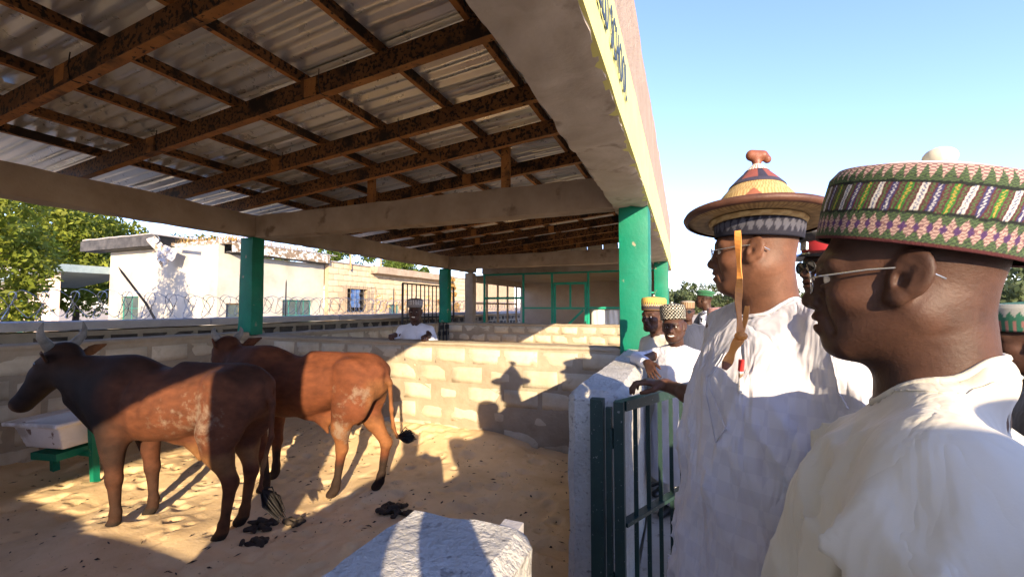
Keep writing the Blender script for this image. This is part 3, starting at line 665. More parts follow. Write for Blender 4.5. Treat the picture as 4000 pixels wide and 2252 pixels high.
# ------------------------------------------------------------------ implicit surfaces for bodies and cloth
f32 = np.float32
def smin(a, b, k):
    h = np.maximum(k-np.abs(a-b), 0)/k; return np.minimum(a, b)-h*h*k*.25
def smax(a, b, k): return -smin(-a, -b, k)
def s_ell(x, y, z, c, r):
    x = x-c[0]; y = y-c[1]; z = z-c[2]
    k0 = np.sqrt((x/r[0])**2+(y/r[1])**2+(z/r[2])**2); k1 = np.sqrt((x/r[0]**2)**2+(y/r[1]**2)**2+(z/r[2]**2)**2)+1e-6
    return k0*(k0-1)/k1
def s_cap(x, y, z, a, b, ra, rb=None):
    rb = ra if rb is None else rb
    ax, ay, az = a; bx, by, bz = b[0]-ax, b[1]-ay, b[2]-az; L = bx*bx+by*by+bz*bz+1e-9
    px, py, pz = x-ax, y-ay, z-az; t = np.clip((px*bx+py*by+pz*bz)/L, 0, 1)
    return np.sqrt((px-bx*t)**2+(py-by*t)**2+(pz-bz*t)**2)-(ra+(rb-ra)*t)
def s_loft(u, v, w, secs):
    """elliptic sections along u: (u, cv, cw, rv, rw)"""
    S_ = np.array(secs, float); uc = np.clip(u, S_[0, 0], S_[-1, 0])
    I = lambda k: np.interp(uc, S_[:, 0], S_[:, k])
    rv, rw = I(3), I(4); q = np.sqrt(((v-I(1))/rv)**2+((w-I(2))/rw)**2)
    d = (q-1)*np.minimum(rv, rw); return np.where(np.abs(u-uc) > 1e-9, np.sqrt(np.maximum(d, 0)**2+(u-uc)**2), d)
def nets(f, lo, hi, h):
    """surface nets of f(x,y,z) on a box; h = step or (hx,hy,hz)"""
    h = (h, h, h) if isinstance(h, (int, float)) else h
    ax = [np.arange(lo[k], hi[k]+h[k], h[k], dtype=f32) for k in range(3)]
    x, y, z = np.meshgrid(*ax, indexing='ij'); D = f(x, y, z).astype(f32); n = D.shape
    s = D < 0
    c = [slice(0, -1), slice(1, None)]
    cnt = np.zeros([k-1 for k in n], np.int16); acc = np.zeros([k-1 for k in n]+[3], f32)
    for axis in range(3):
        o = [k for k in range(3) if k != axis]
        for i in (0, 1):
            for j in (0, 1):
                s0 = [None]*3; s1 = [None]*3; s0[axis] = c[0]; s1[axis] = c[1]
                s0[o[0]] = s1[o[0]] = c[i]; s0[o[1]] = s1[o[1]] = c[j]
                a, b = D[tuple(s0)], D[tuple(s1)]; m = (a < 0) != (b < 0)
                t = np.where(m, a/np.where(m, a-b, 1), 0); cnt += m
                acc[..., axis] += np.where(m, t, 0); acc[..., o[0]] += m*i; acc[..., o[1]] += m*j
    act = cnt > 0; idx = -np.ones(act.shape, np.int64); idx[act] = np.arange(act.sum())
    I = np.argwhere(act); V = np.stack([ax[k][0]+(I[:, k]+acc[act][:, k]/cnt[act])*h[k] for k in range(3)], 1)
    F = []
    for axis in range(3):
        o1, o2 = (axis+1) % 3, (axis+2) % 3
        a = s.take(range(n[axis]-1), axis); b = s.take(range(1, n[axis]), axis); e = np.argwhere(a != b)
        e = e[(e[:, o1] > 0) & (e[:, o2] > 0) & (e[:, o1] < n[o1]-1) & (e[:, o2] < n[o2]-1)]
        if not len(e): continue
        fl = a[tuple(e.T)]
        def q(d1, d2): g = e.copy(); g[:, o1] -= d1; g[:, o2] -= d2; return idx[tuple(g.T)]
        Q = np.stack([q(1, 1), q(0, 1), q(0, 0), q(1, 0)], 1); Q[~fl] = Q[~fl][:, ::-1]; F.append(Q)
    return V, np.concatenate(F)
def relax(V, F, it=2, k=.5):
    e = np.concatenate([F[:, [0, 1]], F[:, [1, 2]], F[:, [2, 3]], F[:, [3, 0]]]); n = len(V)
    for _ in range(it):
        s = np.zeros((n, 3)); c = np.zeros(n)
        for d in range(3):
            s[:, d] = np.bincount(e[:, 0], V[e[:, 1], d], n)+np.bincount(e[:, 1], V[e[:, 0], d], n)
        c = np.bincount(e[:, 0], minlength=n)+np.bincount(e[:, 1], minlength=n)
        V = V*(1-k)+k*s/np.maximum(c, 1)[:, None]
    return V
def largest(V, F):
    lab = np.arange(len(V))
    for _ in range(4000):
        m = lab[F].min(1); new = lab.copy(); np.minimum.at(new, F.ravel(), np.repeat(m, F.shape[1])); new = new[new]
        if (new == lab).all(): break
        lab = new
    k = np.bincount(lab).argmax(); keep = lab == k; idx = np.cumsum(keep)-1
    return V[keep], idx[F[keep[F[:, 0]]]]
def ridge(P, sc, seed, p=1.6):
    n = vnoise(P*np.array(sc), 1.0, seed); return (1-np.abs(2*n-1))**p

# ------------------------------------------------------------------ cattle
def make_cow(name, loc, ang, label, spec):
    root = tag(empty(name, loc, ang), label, 'cow', 'cattle in the pen'); sc = spec.get('scale', 1.0)
    poll, muz = [Vector(p) for p in spec['head']]; hd = (muz-poll).normalized(); side = Vector((-hd.y, hd.x, 0)).normalized(); upv = hd.cross(side)*-1
    if upv.z < 0: upv = -upv
    feet = spec['feet']           # fl, fr, hl, hr as (x, y)
    tail = [Vector(p) for p in spec['tail']]
    ears = []
    for s in (1, -1):
        e0 = poll+side*s*.08+hd*.02-Vector((0, 0, .035)); e1 = e0+(side*s*.6+Vector((-.7 if s > 0 else -.2, 0, spec.get('ear_up', .2)))).normalized()*.235; ears.append((e0, e1))
    def f(x, y, z):
        ay = np.abs(y)
        d = s_loft(x, y, z, [(-.72, 0, .95, .06, .10), (-.66, 0, .95, .13, .16), (-.54, 0, .93, .19, .215), (-.34, 0, .925, .18, .205), (-.08, 0, .875, .215, .245), (.18, 0, .86, .215, .262), (.40, 0, .865, .19, .262), (.58, 0, .90, .15, .22), (.70, 0, .93, .09, .15)])
        d = smin(d, s_ell(x, y, z, (.37, 0, 1.10), (.17, .065, .085)), .10)             # hump
        d = smin(d, s_ell(x, ay, z, (-.45, .125, 1.065), (.10, .05, .06)), .06)          # hip bones
        d = smin(d, s_ell(x, ay, z, (-.67, .06, 1.02), (.05, .035, .05)), .06)
        d = smin(d, s_ell(x, ay, z, (-.50, .125, .83), (.165, .065, .23)), .10)           # thigh
        d = smin(d, s_ell(x, ay, z, (.42, .12, .82), (.12, .06, .24)), .10)             # shoulder
        d = smin(d, s_cap(x, y, z, (-.05, 0, 1.13), (-.6, 0, 1.10), .03, .03), .10)      # back bone
        nb = poll-hd*-.02
        yy = y*1.45-(poll.y*.45)*np.clip((x-.5)/(poll.x-.5), 0, 1)
        d = smin(d, s_cap(x, yy, z, (.50, 0, .93), (nb.x-.02, nb.y, nb.z-.10), .235, .125), .14)
        d = smin(d, s_cap(x, y*2.2, z, (.66, 0, .70), (nb.x*.8+.1, nb.y*2.0, nb.z-.33), .10, .05), .10)   # dewlap
        d = smin(d, s_cap(x, y*1.6, z, (.0, 0, .63), (-.22, 0, .60), .04, .045), .08)
        d = smin(d, s_cap(x, y, z, (-.14, 0, .58), (-.20, 0, .49), .03, .016), .06)       # sheath
        # head
        P0 = poll; P1 = poll+hd*.20; P2 = muz-hd*.04
        d = smin(d, s_cap(x, y, z, P0-upv*.035, P1-upv*.03, .108, .090), .06)
        d = smin(d, s_cap(x, y, z, P1-upv*.03, P2-upv*.035, .086, .064), .05)
        d = smin(d, s_cap(x, y, z, P0+hd*.05-upv*.12, P2-upv*.06, .055, .035), .05)       # jaw
        d = smin(d, s_cap(x, y, z, P2+side*.02-upv*.03, P2-side*.02-upv*.03, .05), .03)
        for s in (1, -1):
            c = poll+hd*.11+side*s*.078+upv*.012; d = smin(d, s_ell(x, y, z, c, (.03, .022, .025)), .03)
            c = muz+side*s*.03+upv*-.012; d = smax(d, -s_ell(x, y, z, c, (.012, .012, .012)), .012)
            e0, e1 = ears[0 if s > 0 else 1]; mid = e0*.45+e1*.55
            dd = s_cap(x, y, z, e0, mid, .018, .050); dd = smin(dd, s_cap(x, y, z, mid, e1, .050, .008), .01)
            ed = (e1-e0).normalized(); nrm = ed.cross(Vector((0, 0, 1))).normalized(); nrm = (nrm+Vector((0, 0, -.45))).normalized(); nrm = (nrm-ed*nrm.dot(ed)).normalized(); pl = (x-mid.x)*nrm.x+(y-mid.y)*nrm.y+(z-mid.z)*nrm.z
            dd = smax(dd, np.abs(pl+.0)-.010, .012); d = smin(d, dd, .015)
        # legs
        for k, (fx, fy) in enumerate(feet):
            s = 1 if k in (0, 2) else -1
            if k < 2:
                ch = [((.40, s*.12, .70), .088), ((.38*.4+fx*.6+.0, s*.13*.5+fy*.5, .36), .044), ((fx-.005, fy, .14), .029), ((fx, fy, .07), .036), ((fx+.035, fy, .025), .043)]
            else:
                ch = [((-.44, s*.13, .74), .115), ((-.44*.45+fx*.55-.01, s*.14*.5+fy*.5, .57), .072), ((fx-.055, fy, .40), .043), ((fx-.015, fy, .14), .029), ((fx, fy, .075), .036), ((fx+.035, fy, .025), .043)]
            for (a, ra), (b, rb) in zip(ch[:-1], ch[1:]): d = smin(d, s_cap(x, y, z, a, b, ra, rb), .045 if a[2] > .5 else .02)
            kn = ch[1][0] if k < 2 else ch[2][0]; d = smin(d, s_ell(x, y, z, kn, (.046, .038, .055)), .03)
            fm = (.40, s*.125, .60) if k < 2 else (-.40, s*.135, .64); d = smin(d, s_ell(x, y, z, fm, (.062, .045, .12)), .05)
            d = smin(d, s_ell(x, y, z, (fx-.008, fy, .125), (.036, .034, .034)), .02)
            d = smax(d, -(z+.0), .01)
        rr = [.026, .022, .019, .017, .014, .014]
        for k in range(len(tail)-1): d = smin(d, s_cap(x, y, z, tail[k], tail[k+1], rr[k], rr[k+1]), .02)
        flank = np.exp(-((x-.08)/.20)**2-((z-.85)/.16)**2); d = d+.0065*np.sin(x*66+z*16)*flank                     # ribs
        d = d+.016*np.exp(-((x+.33)/.07)**2-((z-.92)/.10)**2)+.014*np.exp(-((x-.27)/.05)**2-((z-.84)/.2)**2)+.010*np.exp(-((x+.60)/.05)**2-((z-.82)/.1)**2)   # hollow flank, shoulder groove
        d = d+.006*np.exp(-((x+.33)/.03)**2-((z-.70)/.15)**2)
        return d
    pts = [poll, muz]+tail+[e[1] for e in ears]
    lo = [min(-.80, *[p.x-.06 for p in pts]), min(-.36, *[p.y-.14 for p in pts]), -.012]
    hi = [max(.75, *[p.x+.14 for p in pts]), max(.36, *[p.y+.14 for p in pts]), 1.40]
    V, F = nets(f, lo, hi, .0145); V = relax(V, F, 2, .45)
    c, dirt = spec['colour'](V)
    o = mesh('body', V, F, MAT['hide'], root, True); setcol(o, c); at_ = o.data.attributes.new('dirt', 'FLOAT', 'POINT'); at_.data.foreach_set('value', dirt.astype(f32)); root.scale = (sc, sc, sc)
    # horns, eyes, tail tuft, hooves
    for s in (1, -1):
        uz = (Vector((0, 0, 1))-hd*.12).normalized(); b = poll+side*s*.062+Vector((0, 0, .055)); hl = spec.get('horn', .2)
        q_ = hl/.2; m = MB().tube([b-uz*.03, b+side*s*.035*q_+uz*.02*q_, b+side*s*.075*q_+uz*.07*q_, b+side*s*.085*q_+uz*.13*q_, b+side*s*.07*q_+uz*.185*q_], [.036, .034, .027, .017, .004], 10)
        m.build('horn', MAT['horn'], root, True)
        c = poll+hd*.115+side*s*.086+upv*.012
        bm = bmesh.new(); bmesh.ops.create_uvsphere(bm, u_segments=12, v_segments=8, radius=.018, matrix=Matrix.Translation(c)); me = bpy.data.meshes.new('eye'); bm.to_mesh(me); bm.free(); me.materials.append(MAT['eyeblack'])
        link(bpy.data.objects.new('eye', me), root)
    t = tail[-1]; d = (tail[-1]-tail[-2]).normalized(); m = MB(); rg = random.Random(4)
    for k in range(110):
        q = Vector([rg.gauss(0, 1) for _ in range(3)])*.013; a = t-d*.05+q*.6; b = t+d*rg.uniform(.10, .2)*spec.get('tuft', 1)+q*1.15
        m.tube([a, a*.5+b*.5+q, b], [.005, .005, .001], 4, False)
    tag(m.build('tail_tuft', MAT['hair'], root), kind='stuff')
    return root
MAT['hide'] = M('short_cattle_hair', [(.3, (.62, .62, .62)), (.7, (1.3, 1.3, 1.3))], 14, .72, .6, 190, coord='obj', attr='col', spec=.18, stretch=(.6, 1, 1))
def dirty(m, colr):
    nt = m.node_tree; p = nt.nodes['Principled BSDF']; base = p.inputs['Base Color'].links[0].from_socket
    at_ = node(nt, 'ShaderNodeAttribute', attribute_name='dirt'); co = nt.nodes.new('ShaderNodeTexCoord').outputs['Object']
    f = math_(nt, 'ADD', at_.outputs['Fac'], math_(nt, 'MULTIPLY', math_(nt, 'SUBTRACT', noise(nt, co, 21, 8, .72), .5), 2.0))
    nt.links.new(mix(nt, ramp(nt, f, [(.42, (0, 0, 0)), (.80, (.62, .62, .62))]), base, colr), p.inputs['Base Color'])
dirty(MAT['hide'], (.225, .175, .125))
MAT['horn'] = M('grey_horn', [(.3, (.09, .085, .075)), (.7, (.22, .205, .18))], 14, .5, .2, 50, coord='obj')
MAT['eyeblack'] = M('wet_black_eye', (.008, .006, .005), rough=.1, bump=0, spec=.6)
MAT['hair'] = M('black_tail_hair', (.012, .010, .009), rough=.6, bump=0)
def mixc(a, b, t): return a*(1-t[:, None])+np.array(b)*t[:, None]
def sm(x, a, b): t = np.clip((x-a)/(b-a), 0, 1); return t*t*(3-2*t)
def col1(V):
    x, y, z = V.T; n = fbm(V, 5, 1, 4); c = np.tile(np.array([.108, .036, .015]), (len(V), 1))
    c = mixc(c, (.020, .011, .008), sm(x+n*.35, .15, .50)); c = mixc(c, (.030, .014, .009), sm(z+n*.2, 1.02, 1.14)*.8)  # blackish front coat, with shade also painted into its colour
    c = mixc(c, (.032, .016, .010), sm(-z, -.46, -.25)*.75*sm(-x, -.0, -.1)); c = mixc(c, (.09, .045, .022), sm(-z, -.40, -.2)*sm(-x, .2, .3)*.6)
    c = mixc(c, (.19, .085, .03), sm(-z+n*.1, -.62, -.55)*sm(-x, -.12, .05)*sm(z, .42, .5))
    d = (.62*np.exp(-((x+.42)**2/.03+(z-.80)**2/.05))+.42*np.exp(-((x+.08)**2/.03+(z-.76)**2/.02))+.2*np.exp(-((x+.25)**2+(z-.95)**2)/.03))*sm(y, .02, .1)+fbm(V, 8, 9, 3)*.25
    c = mixc(c, (.02, .014, .011), sm(-z, -.085, -.06))
    c = mixc(c, (.19, .078, .028), sm(np.abs(y-.06)-.09, .04, .10)*sm(x, .82, .9)*sm(z, 1.06, 1.12)*.7)
    c = mixc(c, (.17, .09, .05), sm(x, 1.27, 1.33)*sm(-z, -.86, -.82)); c = mixc(c, (.35, .32, .29), sm(x+z*.85, 1.99, 2.02)*sm(-np.abs(y-.065), -.03, -.015)*sm(z, .84, .88)*.0)
    return c, d*sm(-x, -.25, -.1)
def col2(V):
    x, y, z = V.T; n = fbm(V, 5, 3, 4); c = np.tile(np.array([.118, .036, .014]), (len(V), 1))
    c = mixc(c, (.072, .024, .011), sm(x+n*.3, .2, .6)); c = mixc(c, (.21, .085, .03), sm(-z+n*.1, -.66, -.55)*sm(-x, .1, .3)*sm(z, .3, .4)*.8)
    c = mixc(c, (.22, .09, .032), sm(-x, .60, .68)*sm(z, .5, .6)*sm(-z, -1.0, -.9)*.8)
    c = mixc(c, (.028, .016, .011), sm(-z+n*.06, -.34, -.24)); 
    d = (.75*np.exp(-((x+.60)**2/.008+(z-.86)**2/.010))+.72*np.exp(-((x+.44)**2/.006+(z-.54)**2/.010))+.35*np.exp(-((x+.45)**2/.012+(z-.74)**2/.03))+.4*np.exp(-((x+.38)**2/.002+(z-.90)**2/.003)))*sm(y, .04, .1)+fbm(V, 12, 5, 3)*.3
    return c, d*sm(-x, .2, .3)
ang = math.atan2(-.2, -.98)
make_cow('cow', (-3.36, 1.985, .045), ang, 'dark brown horned cow nearest the camera beside the white trough', dict(
    head=((.99, .05, 1.215), (1.36, .07, .83)), feet=((.36, .115), (.32, -.115), (-.50, .11), (-.46, -.11)), horn=.19, ear_up=.28,
    tail=((-.70, 0, 1.02), (-.76, .0, .90), (-.765, .01, .68), (-.735, .04, .50), (-.75, .08, .37), (-.84, .12, .33)), colour=col1, tuft=1.1))
make_cow('cow', (-2.99, 2.78, .06), math.atan2(-.19, -.98), 'red-brown cow with dung patches on its thigh, facing away', dict(
    head=((.93, -.12, 1.20), (1.20, -.32, .95)), feet=((.28, .13), (.40, -.13), (-.34, .10), (-.62, -.11)), horn=.11, ear_up=.35,
    tail=((-.70, 0, 1.04), (-.755, .0, .92), (-.76, -.02, .70), (-.765, -.05, .55), (-.79, -.08, .46), (-.85, -.12, .45)), colour=col2, scale=1.0, tuft=.35))
# ------------------------------------------------------------------ gate
gate = tag(empty('steel_gate', (-.34, 2.06, 0)), 'dark green barred steel gate swung open beside the white wall end', 'gate')
GD = Vector((.44, .898, 0)).normalized(); G0 = Vector((-.285, 2.05, 0)); GT = 1.165
def gp(s, z): return G0+GD*s+Vector((0, 0, z))
def gpart(m, n): return under(m.build(n, MAT['gate']), gate)
gpart(MB().box((-.415, 2.02, .05), (-.355, 2.075, GT+.005)), 'hinge_post'); gpart(MB().box((-.345, 2.03, .08), (-.318, 2.06, GT-.03)), 'hinge_strip')
gpart(MB().bar(gp(0, .12), gp(0, GT), .045, .05), 'end_stile'); gpart(MB().bar(gp(1.24, .12), gp(1.24, GT), .045, .05), 'end_stile')
for z in (GT-.024, .14): gpart(MB().bar(gp(.026, z), gp(1.215, z), .046, .046), 'rail')
gpart(MB().bar(gp(.026, .60), gp(1.215, .60), .045, .018), 'cross_strip')
for k in range(10): gpart(MB().bar(gp(.135+k*.115, .165), gp(.135+k*.115, GT-.049), .02, .02), 'bar')
for z in (.3, .95): gpart(MB().tube([(-.325, 2.04, z), (-.325, 2.04, z+.09)], .016, 8), 'hinge')

# ------------------------------------------------------------------ people: shared builders
def skin(name, c, rough=.52):
    return M(name, [(.3, tuple(q*.66 for q in c)), (.7, tuple(q*1.28 for q in c))], 16, rough, .30, 150, coord='obj', attr='col', spec=.22, sub=.04, bdist=.003, spots=[(14, .66, .08, tuple(q*.62 for q in c), 5)])
SK = {'a': skin('brown_skin', (.120, .054, .031)), 'b': skin('dark_skin', (.060, .028, .018)), 'c': skin('deep_brown_skin', (.058, .027, .017))}
MAT['eyew'] = M('eyeball', (1, 1, 1), rough=.15, bump=0, attr='col', coord='obj', spec=.5)
MAT['teeth'] = M('teeth', (.75, .70, .60), rough=.3, bump=0)
MAT['wire_silver'] = M('silver_wire', (.55, .55, .56), rough=.25, bump=0, metal=.9)
MAT['lens'] = M('spectacle_lens', (.40, .40, .42), rough=.05, bump=0, spec=.6); MAT['lens'].node_tree.nodes['Principled BSDF'].inputs['Alpha'].default_value = .25
MAT['darklens'] = M('dark_lens', (.006, .006, .007), rough=.08, bump=0, spec=.6)
def cloth_mat(name, c, rough=.75, weave=None, sheen=.2, var=.06, crease=.5):
    m = M(name, [(.3, tuple(q*(1-var) for q in c)), (.7, tuple(min(1, q*(1+var)) for q in c))], 3, rough, .10, 420, coord='obj', spec=.25, bdist=.002)
    p = m.node_tree.nodes['Principled BSDF']; p.inputs['Sheen Weight'].default_value = sheen
    nt = m.node_tree; co = nt.nodes.new('ShaderNodeTexCoord').outputs['Object']; mp = nt.nodes.new('ShaderNodeMapping'); mp.inputs['Scale'].default_value = (1, 1, .22); mp.inputs['Rotation'].default_value = (.25, .3, 0)
    nt.links.new(co, mp.inputs[0]); h = math_(nt, 'ABSOLUTE', math_(nt, 'SUBTRACT', noise(nt, mp.outputs[0], 11, 3, .5, .6), .5))
    b0 = p.inputs['Normal'].links[0].from_node; b1 = nt.nodes.new('ShaderNodeBump'); b1.inputs['Strength'].default_value = crease; b1.inputs['Distance'].default_value = .05
    nt.links.new(h, b1.inputs['Height']); nt.links.new(b1.outputs[0], b0.inputs['Normal'])
    if weave:      # damask squares: gloss and tone alternate
        nt = m.node_tree; co = nt.nodes.new('ShaderNodeTexCoord').outputs['Object']
        ck = nt.nodes.new('ShaderNodeTexChecker'); ck.inputs['Scale'].default_value = weave; mp = nt.nodes.new('ShaderNodeMapping'); mp.inputs['Rotation'].default_value = (0, .12, .4)
        nt.links.new(co, mp.inputs[0]); nt.links.new(mp.outputs[0], ck.inputs[0])
        mr = nt.nodes.new('ShaderNodeMapRange'); mr.inputs['To Min'].default_value = rough-.16; mr.inputs['To Max'].default_value = rough; nt.links.new(ck.outputs[1], mr.inputs[0]); nt.links.new(mr.outputs[0], p.inputs['Roughness'])
        old = p.inputs['Base Color'].links[0].from_socket; mm = mix(nt, ck.outputs[1], (.91, .91, .93), (1, 1, 1)); nt.links.new(mix(nt, 1.0, old, mm, 'MULTIPLY'), p.inputs['Base Color'])
    return m
MAT['kaftan_w'] = cloth_mat('white_cotton', (.55, .55, .59))
MAT['kaftan_d'] = cloth_mat('white_damask', (.50, .49, .525), .62, weave=26, crease=.8)
MAT['kaftan_c'] = cloth_mat('cream_suiting', (.50, .465, .385), .7, crease=.3)
MAT['black_cl'] = cloth_mat('charcoal_cloth', (.035, .034, .034), .8); MAT['vest'] = cloth_mat('grey_vest', (.075, .068, .062), .8)
MAT['navyc'] = cloth_mat('navy_cloth', (.03, .035, .055), .8)
MAT['camo'] = M('grey_blue_camouflage', [(.40, (.015, .016, .022)), (.44, (.10, .11, .16)), (.52, (.10, .11, .16)), (.55, (.55, .56, .60)), (.62, (.55, .56, .60)), (.65, (.02, .02, .03))], 11, .85, .1, 100, coord='obj', detail=1)
MAT['beret'] = cloth_mat('green_felt', (.02, .105, .045), .85)
MAT['knit'] = M('embroidered_cap_thread', (1, 1, 1), rough=.8, bump=.5, bscale=330, coord='obj', attr='col', spec=.2, bdist=.004)
MAT['straw'] = M('woven_straw', [(.3, (.85, .85, .85)), (.7, (1.1, 1.1, 1.1))], 30, .6, .3, 200, coord='obj', attr='col', spec=.3, bdist=.004)
MAT['leather'] = M('red_brown_leather', [(.3, (.13, .045, .026)), (.7, (.24, .085, .045))], 14, .45, .2, 70, coord='obj', spec=.4)
MAT['oleather'] = M('orange_leather', [(.3, (.46, .17, .035)), (.7, (.62, .26, .06))], 14, .5, .15, 70, coord='obj', spec=.35)
MAT['shoe'] = M('black_shoe', (.02, .018, .016), rough=.4, bump=0)
def rotm(yaw, pitch, roll=0): return np.array(Matrix.Rotation(yaw, 3, 'Z') @ Matrix.Rotation(pitch, 3, 'Y') @ Matrix.Rotation(roll, 3, 'X'))
def head_f(x, y, z, o):
    ay = np.abs(y); sm_ = o.get('smile', 0); jw = o.get('jaw', 1.0)
    d = s_ell(x, y, z, (-.014, 0, .035), (.099, .077, .090))
    d = smin(d, s_ell(x, y, z, (.034, 0, -.030), (.058, .060*jw, .088)), .035)
    d = smin(d, s_cap(x, ay, z, (-.012, .052*jw, -.052), (.062, .026*jw, -.098), .024, .022), .035)
    d = smin(d, s_ell(x, y, z, (.076, 0, -.101), (.022, .024, .018)), .022)
    d = smin(d, s_ell(x, ay, z, (.052, .046, -.026+.006*sm_), (.030, .022, .022+.004*sm_)), .022)
    d = smin(d, s_cap(x, ay, z, (.083, .006, .024), (.070, .046, .024), .015, .013), .022)
    d = smax(d, -s_ell(x, ay, z, (.101, .031, .004), (.019, .019, .013)), .016)
    d = smin(d, s_ell(x, y, z, (.074, 0, -.064), (.030, .036, .030)), .022)
    d = smin(d, s_cap(x, y, z, (.088, 0, .012), (.108, 0, -.026), .009, .013), .012)
    d = smin(d, s_ell(x, y, z, (.109, 0, -.031), (.014, .015, .0115)), .010)
    d = smin(d, s_ell(x, ay, z, (.097, .0165, -.0345), (.013, .0105, .010)), .008)
    d = smax(d, -s_ell(x, ay, z, (.105, .008, -.0445), (.007, .005, .005)), .005)
    mw = .026+.010*sm_
    zc = z-sm_*np.clip(ay/.03, 0, 1.3)**2*.010
    d = smin(d, s_ell(x, y, zc, (.099-.004*sm_, 0, -.0565), (.0125, mw, .0085)), .008)
    d = smin(d, s_ell(x, y, zc, (.097-.004*sm_, 0, -.0745-.004*sm_), (.0125, mw*.9, .0095)), .008)
    op = .0022+.0055*sm_
    d = smax(d, -s_ell(x, y, zc, (.113, 0, -.0655-.001*sm_), (.024, mw*.95, op)), .004)
    for s_ in (1,):
        d = smin(d, s_ell(x, ay, z, (.0835, .031, .0125-.001*sm_), (.0135, .0165, .0058)), .006)      # lids
        d = smin(d, s_ell(x, ay, z, (.0815, .031, -.0085+.002*sm_), (.013, .0155, .0050)), .006)
    nb_ = sm(-x, -.0, .04); d = d+.0030*nb_*(np.exp(-((z+.072+.18*(x+.08))/.0045)**2)+.8*np.exp(-((z+.098+.22*(x+.08))/.004)**2))
    d = smax(d, -s_cap(x, ay, z, (.092, .024, -.030), (.078, .040, -.078), .0025), .012)
    # ears
    es = o.get('ear', 1.0); ca, sa = math.cos(.28), math.sin(.28)
    ex, ez = x+.008, z+.002; xr = ex*ca+ez*sa; zr_ = -ex*sa+ez*ca; eo = (ay-.083-.005*(es-1)*10*0)-(-xr)*.34
    dd = s_ell(xr, eo, zr_, (-.004, 0, .004), (.0225*es, .0095, .034*es)); dd = smin(dd, s_ell(xr, eo, zr_, (.006, -.001, -.028*es), (.010, .008, .010)), .010)
    dd = smax(dd, -s_ell(xr, eo, zr_, (-.001, .0115, .006), (.0165*es, .0065, .0255*es)), .004); dd = smin(dd, s_cap(xr, eo, zr_, (-.009, .003, .014), (-.006, .003, -.016), .0035, .0045), .004); dd = smin(dd, s_cap(xr, eo, zr_, (-.008, .003, .013), (.004, .003, .018), .0032), .004)
    dd = smax(dd, -s_ell(xr, eo, zr_, (.005, .010, -.007), (.0085*es, .011, .0115*es)), .004); dd = smin(dd, s_ell(xr, eo, zr_, (.0135, .000, -.008), (.005, .007, .009)), .004); dd = smin(dd, s_ell(xr, eo, zr_, (.004, -.001, -.030*es), (.010, .007, .010)), .008)
    d = smin(d, dd, .008)
    return d
def hand_caps(w, dr, n, side, curl, thumb=(.5, .35), sc=1.0, spread=.06):
    """list of capsules for a hand at wrist w; dr fingers, n back of the hand, side +1 right / -1 left"""
    dr = Vector(dr).normalized(); n = Vector(n); n = (n-dr*n.dot(dr)).normalized(); t = n.cross(dr)*side; w = Vector(w); C = []
    off = (.034, .012, -.011, -.032); base = (.085, .090, .086, .078); L = ((.042, .026, .021), (.047, .030, .023), (.043, .028, .022), (.033, .021, .019)); rad = (.0098, .0100, .0095, .0084)
    for k in range(4):
        kn = w+dr*base[k]*sc+t*off[k]*sc; C.append((w+t*off[k]*.55*sc-dr*.005, kn, .0145*sc, .0118*sc, .02))
        a = 0; p = kn; dd = (dr+t*spread*(1.5-k)*.6).normalized()
        for q in range(3):
            a += curl[k][q] if isinstance(curl[0], (tuple, list)) else curl[q]
            v = dd*math.cos(a)-n*math.sin(a); e = p+v*L[k][q]*sc; C.append((p, e, rad[k]*sc*(1-.08*q), rad[k]*sc*(.92-.10*q), .004)); p = e
    b = w+dr*.022*sc+t*.026*sc; v1 = (dr*.75+t*.62-n*thumb[1]).normalized(); m = b+v1*.045*sc
    v2 = (dr*.95+t*(.35-thumb[0])-n*thumb[1]).normalized(); e = m+v2*.034*sc; e2 = e+(v2-t*thumb[0]*.6).normalized()*.027*sc
    C += [(w, b, .018*sc, .017*sc, .02), (b, m, .0165*sc, .0125*sc, .012), (m, e, .0120*sc, .0110*sc, .004), (e, e2, .0108*sc, .0085*sc, .004)]
    return C
def caps_mesh(C, h=.0036):
    P = [p for c in C for p in c[:2]]; lo = [min(p[k] for p in P)-.05 for k in range(3)]; hi = [max(p[k] for p in P)+.05 for k in range(3)]
    def f(x, y, z):
        d = None
        for a, b, ra, rb, k in C:
            q = s_cap(x, y, z, a, b, ra, rb); d = q if d is None else smin(d, q, k)
        return d
    V, F = nets(f, lo, hi, h); return relax(V, F, 1, .4), F
